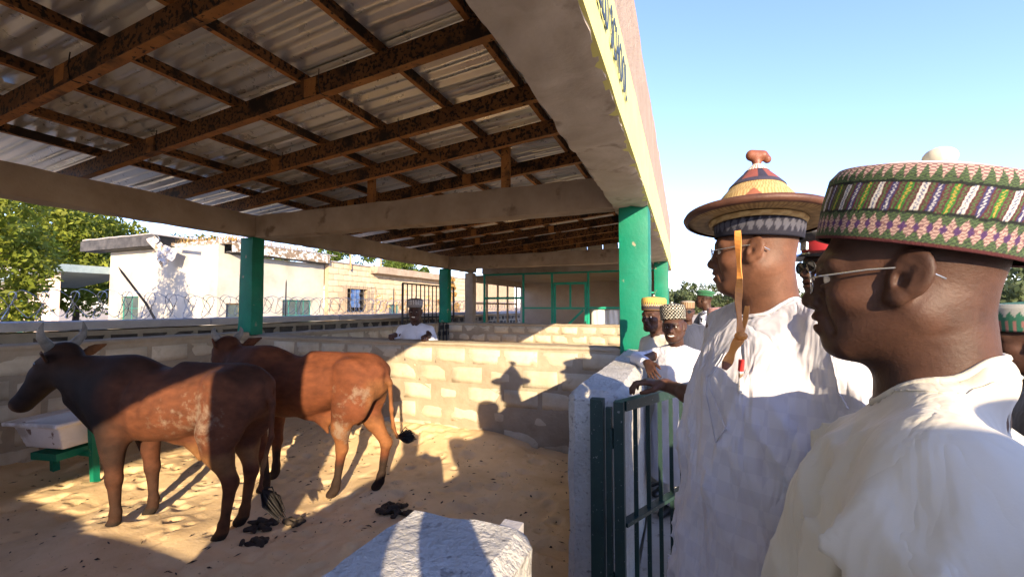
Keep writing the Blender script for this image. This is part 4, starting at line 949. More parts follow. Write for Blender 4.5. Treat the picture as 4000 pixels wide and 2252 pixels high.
def lathe(name, prof, nseg, mat, parent, ex=1.0, colf=None, mtx=None, smooth=True, sub=1):
    pr = []
    for (a, b) in zip(prof[:-1], prof[1:]):
        for q in range(sub): pr.append((a[0]+(b[0]-a[0])*q/sub, a[1]+(b[1]-a[1])*q/sub))
    pr.append(prof[-1]); pr = np.array(pr); th = np.linspace(0, 2*math.pi, nseg+1)[:-1]
    V = np.stack([np.outer(pr[:, 0], np.cos(th))*ex, np.outer(pr[:, 0], np.sin(th)), np.outer(pr[:, 1], np.ones(nseg))], -1)
    if mtx is not None: W_ = V.reshape(-1, 3) @ np.array(mtx.to_3x3()).T+np.array(mtx.translation)
    else: W_ = V.reshape(-1, 3)
    i, j = np.meshgrid(np.arange(len(pr)-1), np.arange(nseg), indexing='ij'); a = (i*nseg+j).ravel(); b = (i*nseg+(j+1) % nseg).ravel()
    o = mesh(name, W_, np.stack([a, b, b+nseg, a+nseg], 1), mat, parent, smooth)
    if colf:
        s = np.concatenate([[0], np.cumsum(np.linalg.norm(np.diff(pr, axis=0), axis=1))]); s /= s[-1]
        T, I_ = np.meshgrid(th, s, indexing='xy'); zz = np.outer(pr[:, 1], np.ones(nseg)); rr = np.outer(pr[:, 0], np.ones(nseg))
        setcol(o, colf(T.ravel(), I_.ravel(), zz.ravel(), rr.ravel()))
    return o
A3 = lambda *c: np.array(c)
def pick(cols, k): return np.array(cols)[k]
def cap_cols(style, h):
    def f(T, s, z, r):
        t = np.clip(z/h, 0, 1.2); n = len(T); c = np.zeros((n, 3)); ph = T/(2*math.pi)
        W3 = np.stack([np.cos(T)*6, np.sin(T)*6, t*3], -1); ph = (ph+fbm(W3, 2.5, 3, 2)*.006) % 1; t = t+fbm(W3, 2.0, 8, 2)*.03*(t > .06)
        if style == 'embroidered':
            side = (t < .985); 
            def zig(N, v, w0, w1):
                p = np.abs(2*((ph*N) % 1)-1); return np.abs(v-.5) < w0+w1*p
            grn = pick([(.075, .12, .05), (.035, .05, .035)], ((ph*210).astype(int)+(t*60).astype(int)) % 2)
            tan = pick([(.46, .325, .28), (.19, .10, .105)], ((ph*150).astype(int)+(t*48).astype(int)) % 2)
            v = np.clip((t-.05)/.33, 0, 1); m = zig(58, v, .06, .36); c = np.where(m[:, None], tan, grn)
            p = np.abs(2*((ph*58+.5) % 1)-1); dm = (np.abs(v-.5) < .16*np.clip(p*1.6-.6, 0, 1)*1.2); c[dm] = (.075, .035, .11)
            b2 = (t > .38); q = (ph*17-(t-.4)*.35) % 1; k = (q*6).astype(int)
            wav = (np.abs(((q*6) % 1)-.5-.16*np.sin(t*150)) < .13)
            base = pick([(.56, .53, .49), (.085, .03, .035), (.045, .04, .12), (.085, .03, .035), (.035, .16, .03), (.085, .03, .035)], k)
            acc = pick([(.10, .12, .22), (.07, .13, .05), (.45, .44, .46), (.07, .13, .05), (.42, .27, .06), (.07, .13, .05)], k)
            st = np.where(wav[:, None], acc, base); c = np.where(b2[:, None], st, c)
            b3 = t > .755; v = np.clip((t-.755)/.245, 0, 1); p = np.abs(2*((ph*62) % 1)-1); m = v > .15+.75*p; c3 = np.where(m[:, None], tan, grn); c = np.where(b3[:, None], c3, c)
            for e in (.385, .755): c[np.abs(t-e) < .018] = (.012, .016, .014)
            c[t < .05] = (.075, .018, .020); c[s > .60] = (.74, .72, .66) if h > .1 else c[s > .60]
            c[(s > .585) & (s <= .60)] = (.10, .08, .16)
        elif style == 'blackwhite':
            k = ((ph*46).astype(int)+(t*9).astype(int)) % 2; row = ((t*9) % 1) < .55
            c = np.where((row & (k == 0))[:, None], A3(.62, .58, .46), A3(.025, .022, .018)); c[s > .62] = (.50, .47, .40)
        elif style == 'yellow':
            p = np.abs(2*((ph*34) % 1)-1); c = np.where((t > .30+.4*p)[:, None], A3(.62, .40, .10), A3(.06, .045, .05)); c[(np.abs(t-.42) < .05) & (p > .5)] = (.45, .38, .30); c[s > .62] = (.62, .45, .16); c[t < .08] = (.16, .09, .04)
        elif style == 'grey':
            k = ((ph*40).astype(int)) % 2; band = (t > .35) & (t < .85); p = np.abs(2*((ph*28) % 1)-1)
            c = np.where((band & (p > .45))[:, None], A3(.60, .56, .52), A3(.10, .085, .085)); c[(t < .3) & (((t*22) % 1) < .4)] = (.42, .38, .35); c[s > .62] = (.22, .20, .20)
        elif style == 'red':
            c = np.where((((t*7) % 1) < .5)[:, None], A3(.24, .05, .06), A3(.55, .36, .32)); p = ((ph*60) % 1) < .4; c[p & (((t*7) % 1) < .5)] = (.10, .02, .03); c[s > .62] = (.48, .22, .20)
        elif style == 'tan':
            p = np.abs(2*((ph*20) % 1)-1); c = np.where((p > .55)[:, None], A3(.36, .25, .14), A3(.14, .07, .045)); c[t > .85] = (.34, .27, .2)
        elif style == 'green':
            p = np.abs(2*((ph*26) % 1)-1); c = np.where((t > .5+.25*p)[:, None], A3(.40, .40, .36), A3(.04, .16, .10)); q = ((ph*30) % 1) < .4; c[(t < .42) & q] = (.35, .16, .14); c[s > .6] = (.06, .18, .12)
        elif style == 'navy':
            p = np.abs(2*((ph*34) % 1)-1); c = np.where((np.abs(t-.35) < .22*p)[:, None], A3(.085, .085, .11), A3(.018, .018, .03))
        return c*.78
    return f
def kufi(parent, mtx, style, r=.094, h=.105, nseg=160, sub=6, knob=None, ex=1.2, flare=1.03, dome=.10):
    prof = [(r*.97, .002), (r, 0), (r*flare, h*.5), (r*flare*.99, h*.86), (r*.955, h*.985), (r*.90, h), (r*.55, h*(1.0+.6*dome)), (.004, h*(1+dome))]
    o = lathe('cap', prof, nseg, MAT['knit'], parent, ex, cap_cols(style, h), mtx, True, sub)
    if knob:
        c = mtx @ Vector((0, 0, h*(1+dome)+.010)); bm = bmesh.new(); bmesh.ops.create_uvsphere(bm, u_segments=16, v_segments=10, radius=knob, matrix=Matrix.Translation(c) @ Matrix.Diagonal((1.1, 1.1, .82, 1)))
        me = bpy.data.meshes.new('cap_knob'); bm.to_mesh(me); bm.free(); me.materials.append(MAT['kaftan_c']); [setattr(p, 'use_smooth', True) for p in me.polygons]
        k = link(bpy.data.objects.new('cap_knob', me), o)
    return o
from mathutils.bvhtree import BVHTree
def seam(root, part, pts, r=.0022, name='seam', mat=None, sub=8):
    me = part.data; bv = BVHTree.FromPolygons([v.co.copy() for v in me.vertices], [tuple(q.vertices) for q in me.polygons]); P = []
    pts = [Vector(p) for p in pts]
    for i in range(len(pts)-1):
        for q in range(sub):
            c, n, k, d = bv.find_nearest(pts[i].lerp(pts[i+1], q/sub)); P.append(c+n*r*.35)
    m = MB().tube(P, r, 5); return m.build(name, mat or part.data.materials[0], root, True)
def person(loc, ang, label, **sp):
    H = sp.get('H', 1.75); s = H/1.75; root = tag(empty('person', loc, ang), label, 'person', sp.get('group')); root.scale = (s, s, s)
    hs = sp.get('hs', 1.0); lean = sp.get('lean', 0.0)
    Rh = rotm(*sp.get('head', (0, 0, 0))); HC = np.array(sp.get('hc', (.02+lean, 0, 1.623)))
    HM = Matrix.Translation(Vector(HC)) @ Matrix(Rh.tolist()).to_4x4() @ Matrix.Scale(hs, 4)
    ho = sp.get('face', {}); res = sp.get('res', .007)
    def bf(x, y, z):
        px, py, pz = x-HC[0], y-HC[1], z-HC[2]
        lx, ly, lz = [(px*Rh[0, k]+py*Rh[1, k]+pz*Rh[2, k])/hs for k in range(3)]
        d = head_f(lx, ly, lz, ho)*hs
        nr = ho.get('neck', 1.0); n0 = HC+Rh @ np.array([-.030, 0, -.045])*hs; n1 = np.array([-.025+lean*.6+sp.get('nx', 0), 0, 1.40])
        d = smin(d, s_cap(x, y, z, n0, n1, .056*nr*hs, .066*nr), .035); d = smin(d, s_cap(x, np.abs(y), z, n1, n1+np.array([-.01, .10, -.075]), .045, .04), .04)
        return d
    lo = HC+np.array([-.16, -.135, -.27])*max(hs, 1); hi = HC+np.array([.15, .135, .15])*max(hs, 1)
    V, F = nets(bf, lo, hi, res); V, F = largest(V, F); V = relax(V, F, 1, .35)
    L = ((V-HC) @ Rh)/hs; x, y, z = L.T; c = np.ones((len(V), 3))
    lips = (sm(x, .088, .095)*sm(-np.abs(z+.066), -.018, -.010)*sm(-np.abs(y), -.034, -.024)); c = mixc(c, (.95, .62, .60), lips*.8)
    hair = sm(z+.25*(-x), .012, .030)*sm(-x, .0, .03)*ho.get('hair', .6); c = mixc(c, (.28, .28, .30), hair)
    mo = fbm(L, 30, 5, 3); c = mixc(c, (.62, .60, .60), sm(-np.sqrt((x-.085)**2*.6+(np.abs(y)-.031)**2+(z-.004)**2), -.034, -.016)*.7)      # eye hollow: shade painted into the skin colour
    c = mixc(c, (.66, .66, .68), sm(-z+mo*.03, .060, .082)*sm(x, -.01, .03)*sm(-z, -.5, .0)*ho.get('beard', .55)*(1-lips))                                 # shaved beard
    c = mixc(c, (1.28, 1.22, 1.18), sm(-np.sqrt((x-.06)**2+(np.abs(y)-.052)**2+(z+.022)**2), -.036, -.012)*.8)                                            # cheek: light painted into the skin colour
    brow = sm(-np.abs(z-.028+.25*np.clip(np.abs(y)-.03, 0, 1)), -.007, -.003)*sm(np.abs(y), .010, .015)*sm(-np.abs(y), -.052, -.044)*sm(x, .04, .06); c = mixc(c, (.16, .16, .17), brow*.85)
    parts = [(V, F, c)]; links = []
    for C in sp.get('hands', []):
        hv, hf = caps_mesh(C, sp.get('hres', .0042)); parts.append((hv, hf, np.ones((len(hv), 3))))
        e_ = Vector(C[-1][1]); q = 1 if e_.y > 0 else -1; d0 = (e_-Vector(C[-1][0])).normalized()      # upper arm inside the sleeve
        sh_ = Vector((-.02+lean*.75, q*.17, 1.36)); mb = MB().tube([e_-d0*.03, e_+(sh_-e_)*.1, e_.lerp(sh_, .6), sh_, Vector((-.03+lean*.6, q*.06, 1.37))], [.033, .036, .042, .05, .045], 8, False)
        tv = np.array([tuple(v_) for v_ in mb.v]); n0_ = len(parts[0][0]); n1_ = n0_+sum(len(pp[0]) for pp in parts[1:])
        hn = n1_-len(hv)+int(np.argmin(((hv-tv[0])**2).sum(1))); nn_ = int(np.argmin(((V-tv[-8])**2).sum(1)))
        parts.append((tv, np.array(mb.f), np.ones((len(tv), 3)))); links += [(hn, n1_+0, n1_+1, n1_+1), (nn_, n1_+len(tv)-8, n1_+len(tv)-7, n1_+len(tv)-7)]
    n = 0; Vs = []; Fs = []; Cs = []
    for v, f, c in parts: Vs.append(v); Fs.append(f+n); Cs.append(c); n += len(v)
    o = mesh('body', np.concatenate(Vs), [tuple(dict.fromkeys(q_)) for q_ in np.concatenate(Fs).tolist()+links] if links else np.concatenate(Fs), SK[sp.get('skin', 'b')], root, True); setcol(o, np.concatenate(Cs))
    if sp.get('eyes', True):
        for q in (1, -1):
            def ec(T, s_, z_, r_):
                c = np.tile(A3(.62, .57, .50), (len(T), 1)); c[r_ < .0058] = (.03, .015, .01); return c
            prof = [(.0119*math.sin(a), -.0119*math.cos(a)) for a in np.linspace(.02, math.pi-.02, 14)]
            lk = sp.get('look', (0, 0)); m = HM @ Matrix.Translation((.0775, .031*q, .0022)) @ Matrix.Rotation(lk[0], 4, 'Z') @ Matrix.Rotation(math.pi/2+lk[1], 4, 'Y')
            lathe('eye', prof, 16, MAT['eyew'], root, 1, ec, m)
    if ho.get('smile', 0) > .3:
        P = np.array([(.0965-.10*abs(a)**2*6-.003*0, a, -.0655-b+min(abs(a)/.03, 1.3)**2*.010*ho['smile']) for a in np.linspace(-.028, .028, 14) for b in (-.0055, .0055)])
        P = P*hs @ Rh.T+HC; mesh('teeth', P, grid_faces(14, 2), MAT['teeth'], root)
    # ---- clothing
    b = sp.get('belly', 0.0); w = sp.get('wide', 1.0); hem = sp.get('hem', .32); fl = sp.get('flare', 1.0); arms = sp['arms']; sr = sp.get('sleeve', 1.0); cm = MAT[sp.get('cloth', 'kaftan_w')]
    ln = lambda zz: lean*np.clip((zz-.9)/.6, 0, 1.2)
    fa = sp.get('fold', .022); dp = sp.get('depth', 1.0); soft = sp.get('soft', 0)
    def cf(x, y, z):
        xx = x-ln(z)-sp.get('nx', 0)*np.clip((z-1.15)/.22, 0, 1)
        d = s_loft(z, xx, y, [(.05, 0, 0, .20*fl, .25*fl), (.60, .0, 0, .185*fl, .24*fl), (.90, .005+.01*b, 0, .165*dp+.03*b, .215*w), (1.08, .012+.03*b, 0, .152*dp+.055*b, .205*w), (1.24, .008+.01*b, 0, .145*dp+.03*b, .20*w), (1.34, -.008, 0, .125*dp, .19*w), (1.41, -.022, 0, .090, .145*w), (1.455, -.025, 0, .070, .085)])
        for q in (1, -1):
            d = smin(d, s_cap(xx, y, z, (-.025, q*.05, 1.425), (-.022, q*.185*w, 1.375), .046, .060), .05)
        for q, (e, wr) in ((1, arms[0]), (-1, arms[1])):
            if e is None: continue
            sr_ = sr if q > 0 else sp.get('sleeve_r', sr); sh = (-.02+lean*.75, q*.195*w, 1.365-(.03 if sr_ < 1 and sr > 1 else 0)); d = smin(d, s_cap(x, y, z, sh, e, .066*sr_, .074*sr_), .028)
            if wr is not None: d = smin(d, s_cap(x, y, z, e, wr, .072*sr, .062*sr*sp.get('cuff', 1)), .03)
        if sp.get('nape'): d = smin(d, s_ell(xx, y, z, (-.075, 0, 1.415+sp['nape']), (.06, .095, .065)), .05)
        n0 = HC+Rh @ np.array([-.030, 0, -.045])*hs; n1 = np.array([-.025+lean*.6+sp.get('nx', 0), 0, 1.40]); nr = ho.get('neck', 1.0)
        cn = n1+(n0-n1)*.22; d = smin(d, s_cap(x, y, z, n1, cn, .074*nr, .066*nr), .03)
        near = np.abs(d) < .07
        if fa and near.any():
            P = np.stack([x[near], y[near], z[near]], -1).astype(float); sd = sp.get('seed', 1)
            th = np.arctan2(P[:, 1], P[:, 0]); low = np.clip((1.44-P[:, 2])/(.14 if soft else .45), .15, 1.0)*np.clip((np.sqrt((P[:, 0]+.02-lean*.6)**2+P[:, 1]**2)-.085)/.06, 0, 1)
            fan = 1/(.75+.45*np.clip(1.40-P[:, 2], 0, 1.2)); wv = fbm(P, 2.2, sd+2, 2)[:, None]*np.array([.10, .10, .0])
            Q = np.stack([P[:, 0]*fan, P[:, 1]*fan, P[:, 2]], -1)+wv
            D1 = np.array([[.95, .0, .30], [.0, .95, -.30], [-.30, .30, .9]]).T; D2 = np.array([[.85, .0, -.5], [.1, .9, .42], [.5, -.42, .75]]).T
            fr_ = sp.get('ffreq', 13)
            v = (ridge(Q @ D1, (fr_, fr_, .9), sd, 2.2)*.62+ridge(Q @ D2, (fr_*1.25, fr_*1.25, 1.3), sd+7, 2.6)*.42+ridge(Q, (fr_*.55, fr_*.55, .6), sd+13, 1.5)*.5)*fa*low + fbm(P, 22, sd+3, 2)*fa*.18*low
            d[near] -= (v-.5*fa).astype(d.dtype)
        d = smax(d, -s_cap(x, y, z, n1-np.array([0, 0, .0]), n0, .0625*nr, .060*nr), .006)
        if sp.get('clothcut'): d = smax(d, sp['clothcut'](x, y, z), .01)
        return smax(d, hem-z, .01)
    pts = [p for a in arms for p in a if p is not None]
    lo = [min([-.34]+[p[0]-.13 for p in pts]), min([-.36]+[p[1]-.13 for p in pts]), hem-.03]; hi = [max([.36+lean+.06*b]+[p[0]+.13 for p in pts]), max([.36]+[p[1]+.13 for p in pts]), 1.60]
    V, F = nets(cf, lo, hi, sp.get('cres', .016)); V = relax(V, F, 1, .35); k = mesh(sp.get('garment', 'kaftan'), V, F, cm, root, True)
    if sp.get('neckline'):
        nr = ho.get('neck', 1.0); n0 = HC+Rh @ np.array([-.030, 0, -.045])*hs; n1 = np.array([-.025+lean*.6+sp.get('nx', 0), 0, 1.40]); ax_ = (n0-n1)/np.linalg.norm(n0-n1)
        e1 = np.cross(np.array([0, 1., 0]), ax_); e1 /= np.linalg.norm(e1); e2 = np.cross(ax_, e1); ts = np.linspace(-math.pi, math.pi, 48, endpoint=False); als = np.linspace(-.10, .12, 90); rg_ = .0625*nr+.005
        T_, A_ = np.meshgrid(ts, als, indexing='ij'); Q_ = n1+A_[..., None]*ax_+rg_*(np.cos(T_)[..., None]*e1+np.sin(T_)[..., None]*e2)
        ins = cf(*[np.ascontiguousarray(Q_[..., q_]) for q_ in range(3)]) < 0; top_ = np.array([als[np.where(r_)[0].max()] if r_.any() else np.nan for r_ in ins]); top_[np.isnan(top_)] = np.nanmedian(top_)
        for _ in range(3): top_ = (np.roll(top_, 1)+top_*2+np.roll(top_, -1))/4
        ring = [Vector(n1+(top_[q_]-.001)*ax_+(rg_-.001)*(math.cos(ts[q_])*e1+math.sin(ts[q_])*e2)) for q_ in range(48)]; ring.append(ring[0])
        MB().tube(ring, .0055, 8, False).build('neckline_hem', cm, root, True)
        seam(root, k, [(-.02+lean*.6+.105*nr*math.cos(t_), .102*nr*math.sin(t_), 1.46) for t_ in np.linspace(0, 2*math.pi, 17)], .0014, 'neckline_seam')
    if hem > .2:
        for q in (1, -1):
            m = MB().tube([(.0, q*.085, .06), (.0, q*.09, .5), (.0, q*.09, hem+.25)], [.062, .075, .085], 10); m.build('trouser_leg', MAT[sp.get('trouser', sp.get('cloth', 'kaftan_w'))], root, True)
            V, F = nets(lambda x, y, z: smax(smin(s_cap(x, y, z, (-.05, q*.09, .04), (.06, q*.095, .03), .042, .044), s_cap(x, y, z, (.06, q*.095, .03), (.15, q*.105, .02), .044, .034), .02), -z-.0, .005), (-.13, q*.1-.08, -.012), (.22, q*.1+.08, .11), .012); mesh('shoe', V, F, MAT['shoe'], root, True)
    root['_'] = 0; del root['_']
    return root, HM
def kid(root, name): return next(c for c in root.children if c.name.split('.')[0] == name)
def spectacles(root, HM, dark=False, name='glasses', sz=1.0):
    m = MB(); r = .0012 if not dark else .0028
    for q in (1, -1):
        c = Vector((.106, .031*q, -.002)); pts = [c+Vector((-.010*abs(math.sin(a))*0-.004*max(0, math.cos(a)*q), .0235*math.cos(a)*sz, .0175*math.sin(a)*sz)) for a in np.linspace(0, 2*math.pi, 21)]
        m.tube([HM @ p for p in pts], r, 5, False)
        m.tube([HM @ Vector(p) for p in ((.103, .054*q, .004), (.085, .074*q, .005), (.03, .0815*q, .010), (-.02, .084*q, .010), (-.045, .080*q, -.008))], r*1.3, 6)
    m.tube([HM @ Vector(p) for p in ((.107, .009, .002), (.110, 0, .004), (.107, -.009, .002))], r*1.2, 5)
    o = tag(m.build(name, MAT['black' if dark else 'wire_silver'], root, True), kind=None)
    for q in (1, -1):
        c = Vector((.1055, .031*q, -.002)); v = [HM @ (c+Vector((-.004*max(0, math.cos(a)*q), .0232*math.cos(a)*sz, .0172*math.sin(a)*sz))) for a in np.linspace(0, 2*math.pi, 20, endpoint=False)]
        mesh('lens', v, [tuple(range(20))], MAT['darklens' if dark else 'lens'], o)
    return o
def w2l(p, loc, ang, s): return (Matrix.Rotation(-ang, 3, 'Z') @ (Vector(p)-Vector(loc)))/s
def heading(dx, dy): return math.atan2(dy, dx)
GZ = .08
DOWN = (((-.02, .27, 1.08), (.03, .28, .84)), ((-.02, -.27, 1.08), (.03, -.28, .84)))
# ------------------------------------------------------------------ the man in the embroidered cap, right foreground
a = heading(-.93, .37); loc = (.332, .836, GZ); H = 1.712
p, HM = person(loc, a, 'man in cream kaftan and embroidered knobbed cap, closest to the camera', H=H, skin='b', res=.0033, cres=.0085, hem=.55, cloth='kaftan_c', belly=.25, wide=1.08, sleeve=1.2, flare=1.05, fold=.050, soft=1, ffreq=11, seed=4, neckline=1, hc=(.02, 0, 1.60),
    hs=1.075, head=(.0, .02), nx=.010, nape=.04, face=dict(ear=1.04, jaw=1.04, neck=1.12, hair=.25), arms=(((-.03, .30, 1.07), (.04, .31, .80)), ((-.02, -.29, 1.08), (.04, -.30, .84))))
kufi(p, HM @ Matrix.Translation((-.014, 0, .037)) @ Matrix.Rotation(-.27, 4, 'Y'), 'embroidered', .0985, .108, 720, 26, .019, dome=.17)
spectacles(p, HM)
kf = kid(p, 'kaftan')
seam(p, kf, [(-.02+.10*math.cos(t_), .235, 1.335+.12*math.sin(t_)) for t_ in np.linspace(-1.4, 4.4, 12)], .0022)
# ------------------------------------------------------------------ the man in the conical straw hat
a2 = heading(-.742, -.566); loc2 = (.212, 1.46, GZ); H2 = 1.872; s2 = H2/1.75
wr = w2l((-.085, 2.215, 1.225), loc2, a2, s2); el = w2l((.10, 1.90, 1.215), loc2, a2, s2)
hd_ = w2l((-.085-.20, 2.215-.02, 1.225+.03), loc2, a2, s2)-wr
hand = hand_caps(wr, hd_, (0, 0, 1), 1, (.35, .75, .55), (.55, .55), 1.0)
cu_ = el+(wr-el)*.12
p2_, HM2 = person(loc2, a2, 'man in white damask kaftan and conical straw hat resting a hand on the gate', H=H2, skin='a', res=.0042, cres=.0105, hem=.30, cloth='kaftan_d', belly=.1, wide=.97, depth=1.05, sleeve=1.3, sleeve_r=.8, flare=1.12, fold=.046, seed=9, neckline=1, hc=(.02, 0, 1.575), hs=.965,
    head=(-.86, .02), face=dict(ear=.95, jaw=1.05, neck=1.22, hair=.2), hands=[hand+[(wr, wr+(el-wr)*.5, .026, .036, .02), (wr+(el-wr)*.5, el, .036, .044, .02)]], arms=(((-.05, .275, 1.08), (.01, .285, .90)), (tuple(Vector((-.02, -.2, 1.365)).lerp(el, .72)), None)), cuff=1.1)
kf = kid(p2_, 'kaftan')
seam(p2_, kf, [(.35, .012, 1.43), (.4, .012, 1.3), (.4, .012, 1.12)], .0016); seam(p2_, kf, [(.35, -.012, 1.43), (.4, -.012, 1.3), (.4, -.012, 1.12)], .0016)
pk = [(.3, .07, 1.30), (.3, .19, 1.29), (.3, .185, 1.17), (.3, .075, 1.165), (.3, .07, 1.30)]
seam(p2_, kf, pk, .0018)
seam(p2_, kf, [(-.02+.12*math.cos(t_), .25, 1.33+.13*math.sin(t_)) for t_ in np.linspace(-1.4, 4.4, 12)], .002)
kufi(p2_, HM2 @ Matrix.Translation((-.012, 0, .035)) @ Matrix.Rotation(-.10, 4, 'Y'), 'navy', .094, .09, 200, 8)
spectacles(p2_, HM2)
hat_m = HM2 @ Matrix.Translation((-.012, 0, .078)) @ Matrix.Rotation(-.035, 4, 'Y') @ Matrix.Rotation(.13, 4, 'X') @ Matrix.Diagonal((.88, .88, .98, 1))
hat = tag(empty('straw_hat', p2_.matrix_world @ Vector((0, 0, 0))), 'conical straw hat with leather trim and red leather top knob', 'hat')
bpy.context.view_layer.update(); hat.matrix_world = p2_.matrix_world @ hat_m
MAT['dleather'] = M('dark_brown_leather', [(.3, (.05, .022, .015)), (.7, (.10, .042, .026))], 14, .5, .2, 70, coord='obj', spec=.3)
def rib(T, s, z, r):
    c = np.tile(A3(.42, .295, .13), (len(T), 1)); k = ((T/(2*math.pi)*150).astype(int)+(s*60).astype(int)) % 2; c[k == 0] = (.28, .18, .07); return c
def ribb(T, s, z, r):
    c = np.tile(A3(.40, .27, .11), (len(T), 1)); k = ((T/(2*math.pi)*190).astype(int)) % 2; c[(k == 0)] = (.24, .15, .06); q = (s*16).astype(int) % 2; c[q == 0] *= .82; return c
brim = lathe('brim', [(.118, .012), (.15, .004), (.18, .004), (.207, .012), (.206, .024), (.18, .016), (.15, .016), (.112, .028)], 260, MAT['straw'], hat, 1.03, ribb, None, True, 5)
lathe('brim_binding', [(.202, .0035), (.212, .006), (.217, .015), (.212, .024), (.202, .0235)], 120, MAT['dleather'], hat, 1.03, None, None, True, 2)
lathe('inner_ring', [(.112, .010), (.116, -.006), (.124, -.008), (.130, .006)], 90, MAT['straw'], hat, 1.1, rib, None, True, 2)
lathe('crown', [(.128, .020), (.122, .045), (.108, .075), (.088, .100), (.078, .112)], 260, MAT['straw'], hat, 1.03, rib, None, True, 5)
def top(T, s, z, r):
    ph = (T/(2*math.pi)*6) % 1; c = np.where((ph < .62)[:, None], A3(.19, .055, .042), A3(.028, .025, .04)); c[s < .24] = (.04, .035, .055); return c
lathe('leather_cone', [(.083, .1085), (.0815, .113), (.060, .136), (.034, .162)], 180, MAT['straw'], hat, 1.03, top, None, True, 6)
def fr(T, s, z, r):
    c = np.tile(A3(.66, .60, .52), (len(T), 1)); c[((T/(2*math.pi)*26) % 1) < .35] = (.20, .14, .11); return c
lathe('white_fringe', [(.037, .1605), (.028, .170), (.012, .186)], 104, MAT['straw'], hat, 1.03, fr, None, True, 4)
V, F = nets(lambda x, y, z: smin(smin(s_cap(x, y, z, (0, 0, .178), (0, 0, .200), .013, .014), s_cap(x, y, z, (-.018, .0, .212), (.016, .004, .216), .015, .017), .01), smax(s_cap(x, y, z, (-.020, -.010, .214), (-.030, -.012, .202), .013, .012), -(x+.05), .004), .006), (-.06, -.05, .15), (.06, .05, .25), .003); mesh('top_knob', V, F, MAT['leather'], hat, True)
for th in (.0, math.pi/2, math.pi, -math.pi/2):      # leather triangles on the crown
    P = []
    for i in range(9):
        for j in range(7):
            v_ = j/6; hw = .40*(1-v_)+.02; aa = th+(i/8-.5)*2*hw; z_ = .024+v_*.052; r_ = np.interp(z_, [.02, .045, .075, .1], [.128, .122, .108, .088])+.0035
            P.append((r_*math.cos(aa)*1.03, r_*math.sin(aa), z_))
    mesh('leather_patch', np.array(P), grid_faces(9, 7), MAT['leather'], hat, True)
def ribbon(name, pts, w, mat, parent=None, twist=0.0, th=.0016):
    pts = [Vector(q) for q in pts]; V = []; F = []; view = Vector((-.2, -1, 0)).normalized()
    fine = []
    for i in range(len(pts)-1):
        for q in range(6): fine.append(pts[i].lerp(pts[i+1], q/6))
    fine.append(pts[-1])
    for i, q in enumerate(fine):
        d = (fine[min(i+1, len(fine)-1)]-fine[max(i-1, 0)]).normalized(); sd = d.cross(view).normalized(); ww = w*(1+.18*math.sin(i*.5))
        sd = Matrix.Rotation(twist*math.sin(i*.21), 3, d) @ sd; nn = sd.cross(d).normalized()*th
        V += [q-sd*ww/2-nn, q+sd*ww/2-nn, q+sd*ww/2+nn, q-sd*ww/2+nn]
    for i in range(len(fine)-1):
        for k in range(4): F.append((i*4+k, i*4+(k+1) % 4, i*4+4+(k+1) % 4, i*4+4+k))
    F += [(3, 2, 1, 0), tuple(len(V)-4+k for k in range(4))]
    return mesh(name, V, F, mat, parent, False)
def atf(u, v, f):
    a_ = R(21.8); b_ = R(2.5); fo = 1078.4; r = (u-1288)/fo; up = (725-v)/fo; w_ = math.cos(b_)-up*math.sin(b_); z_ = math.sin(b_)+up*math.cos(b_)
    x_, y_ = r*math.cos(a_)-w_*math.sin(a_), r*math.sin(a_)+w_*math.cos(a_); t = f/w_
    return Vector((x_*t, y_*t, 1.6+z_*t))
st = tag(empty('hat_strap', atf(1857, 575, 1.14)), 'orange leather chin strap hanging from the straw hat', 'strap')
under(ribbon('strap', [atf(1856, 580, 1.16), atf(1858, 640, 1.15), atf(1861, 700, 1.13), atf(1857, 760, 1.10), atf(1861, 815, 1.07), atf(1863, 845, 1.055)], .015, MAT['oleather'], None, .7), st)
under(ribbon('strap', [atf(1880, 770, 1.13), atf(1874, 810, 1.09), atf(1866, 842, 1.055)], .011, MAT['oleather'], None, .4), st)
bm = bmesh.new(); bmesh.ops.create_icosphere(bm, subdivisions=2, radius=.013, matrix=Matrix.Translation(atf(1864, 845, 1.052)) @ Matrix.Diagonal((1.2, .8, .9, 1))); me = bpy.data.meshes.new('knot'); bm.to_mesh(me); bm.free(); me.materials.append(MAT['oleather']); o = link(bpy.data.objects.new('knot', me)); under(o, st)
under(ribbon('strap_tail', [atf(1863, 848, 1.052), atf(1848, 870, 1.05), atf(1838, 893, 1.05), atf(1828, 915, 1.05)], .020, MAT['oleather'], None, .5), st)
under(MB().tube([atf(1829, 912, 1.048), atf(1822, 928, 1.047)], [.012, .006], 6).build('dark_tip', MAT['leather']), st)
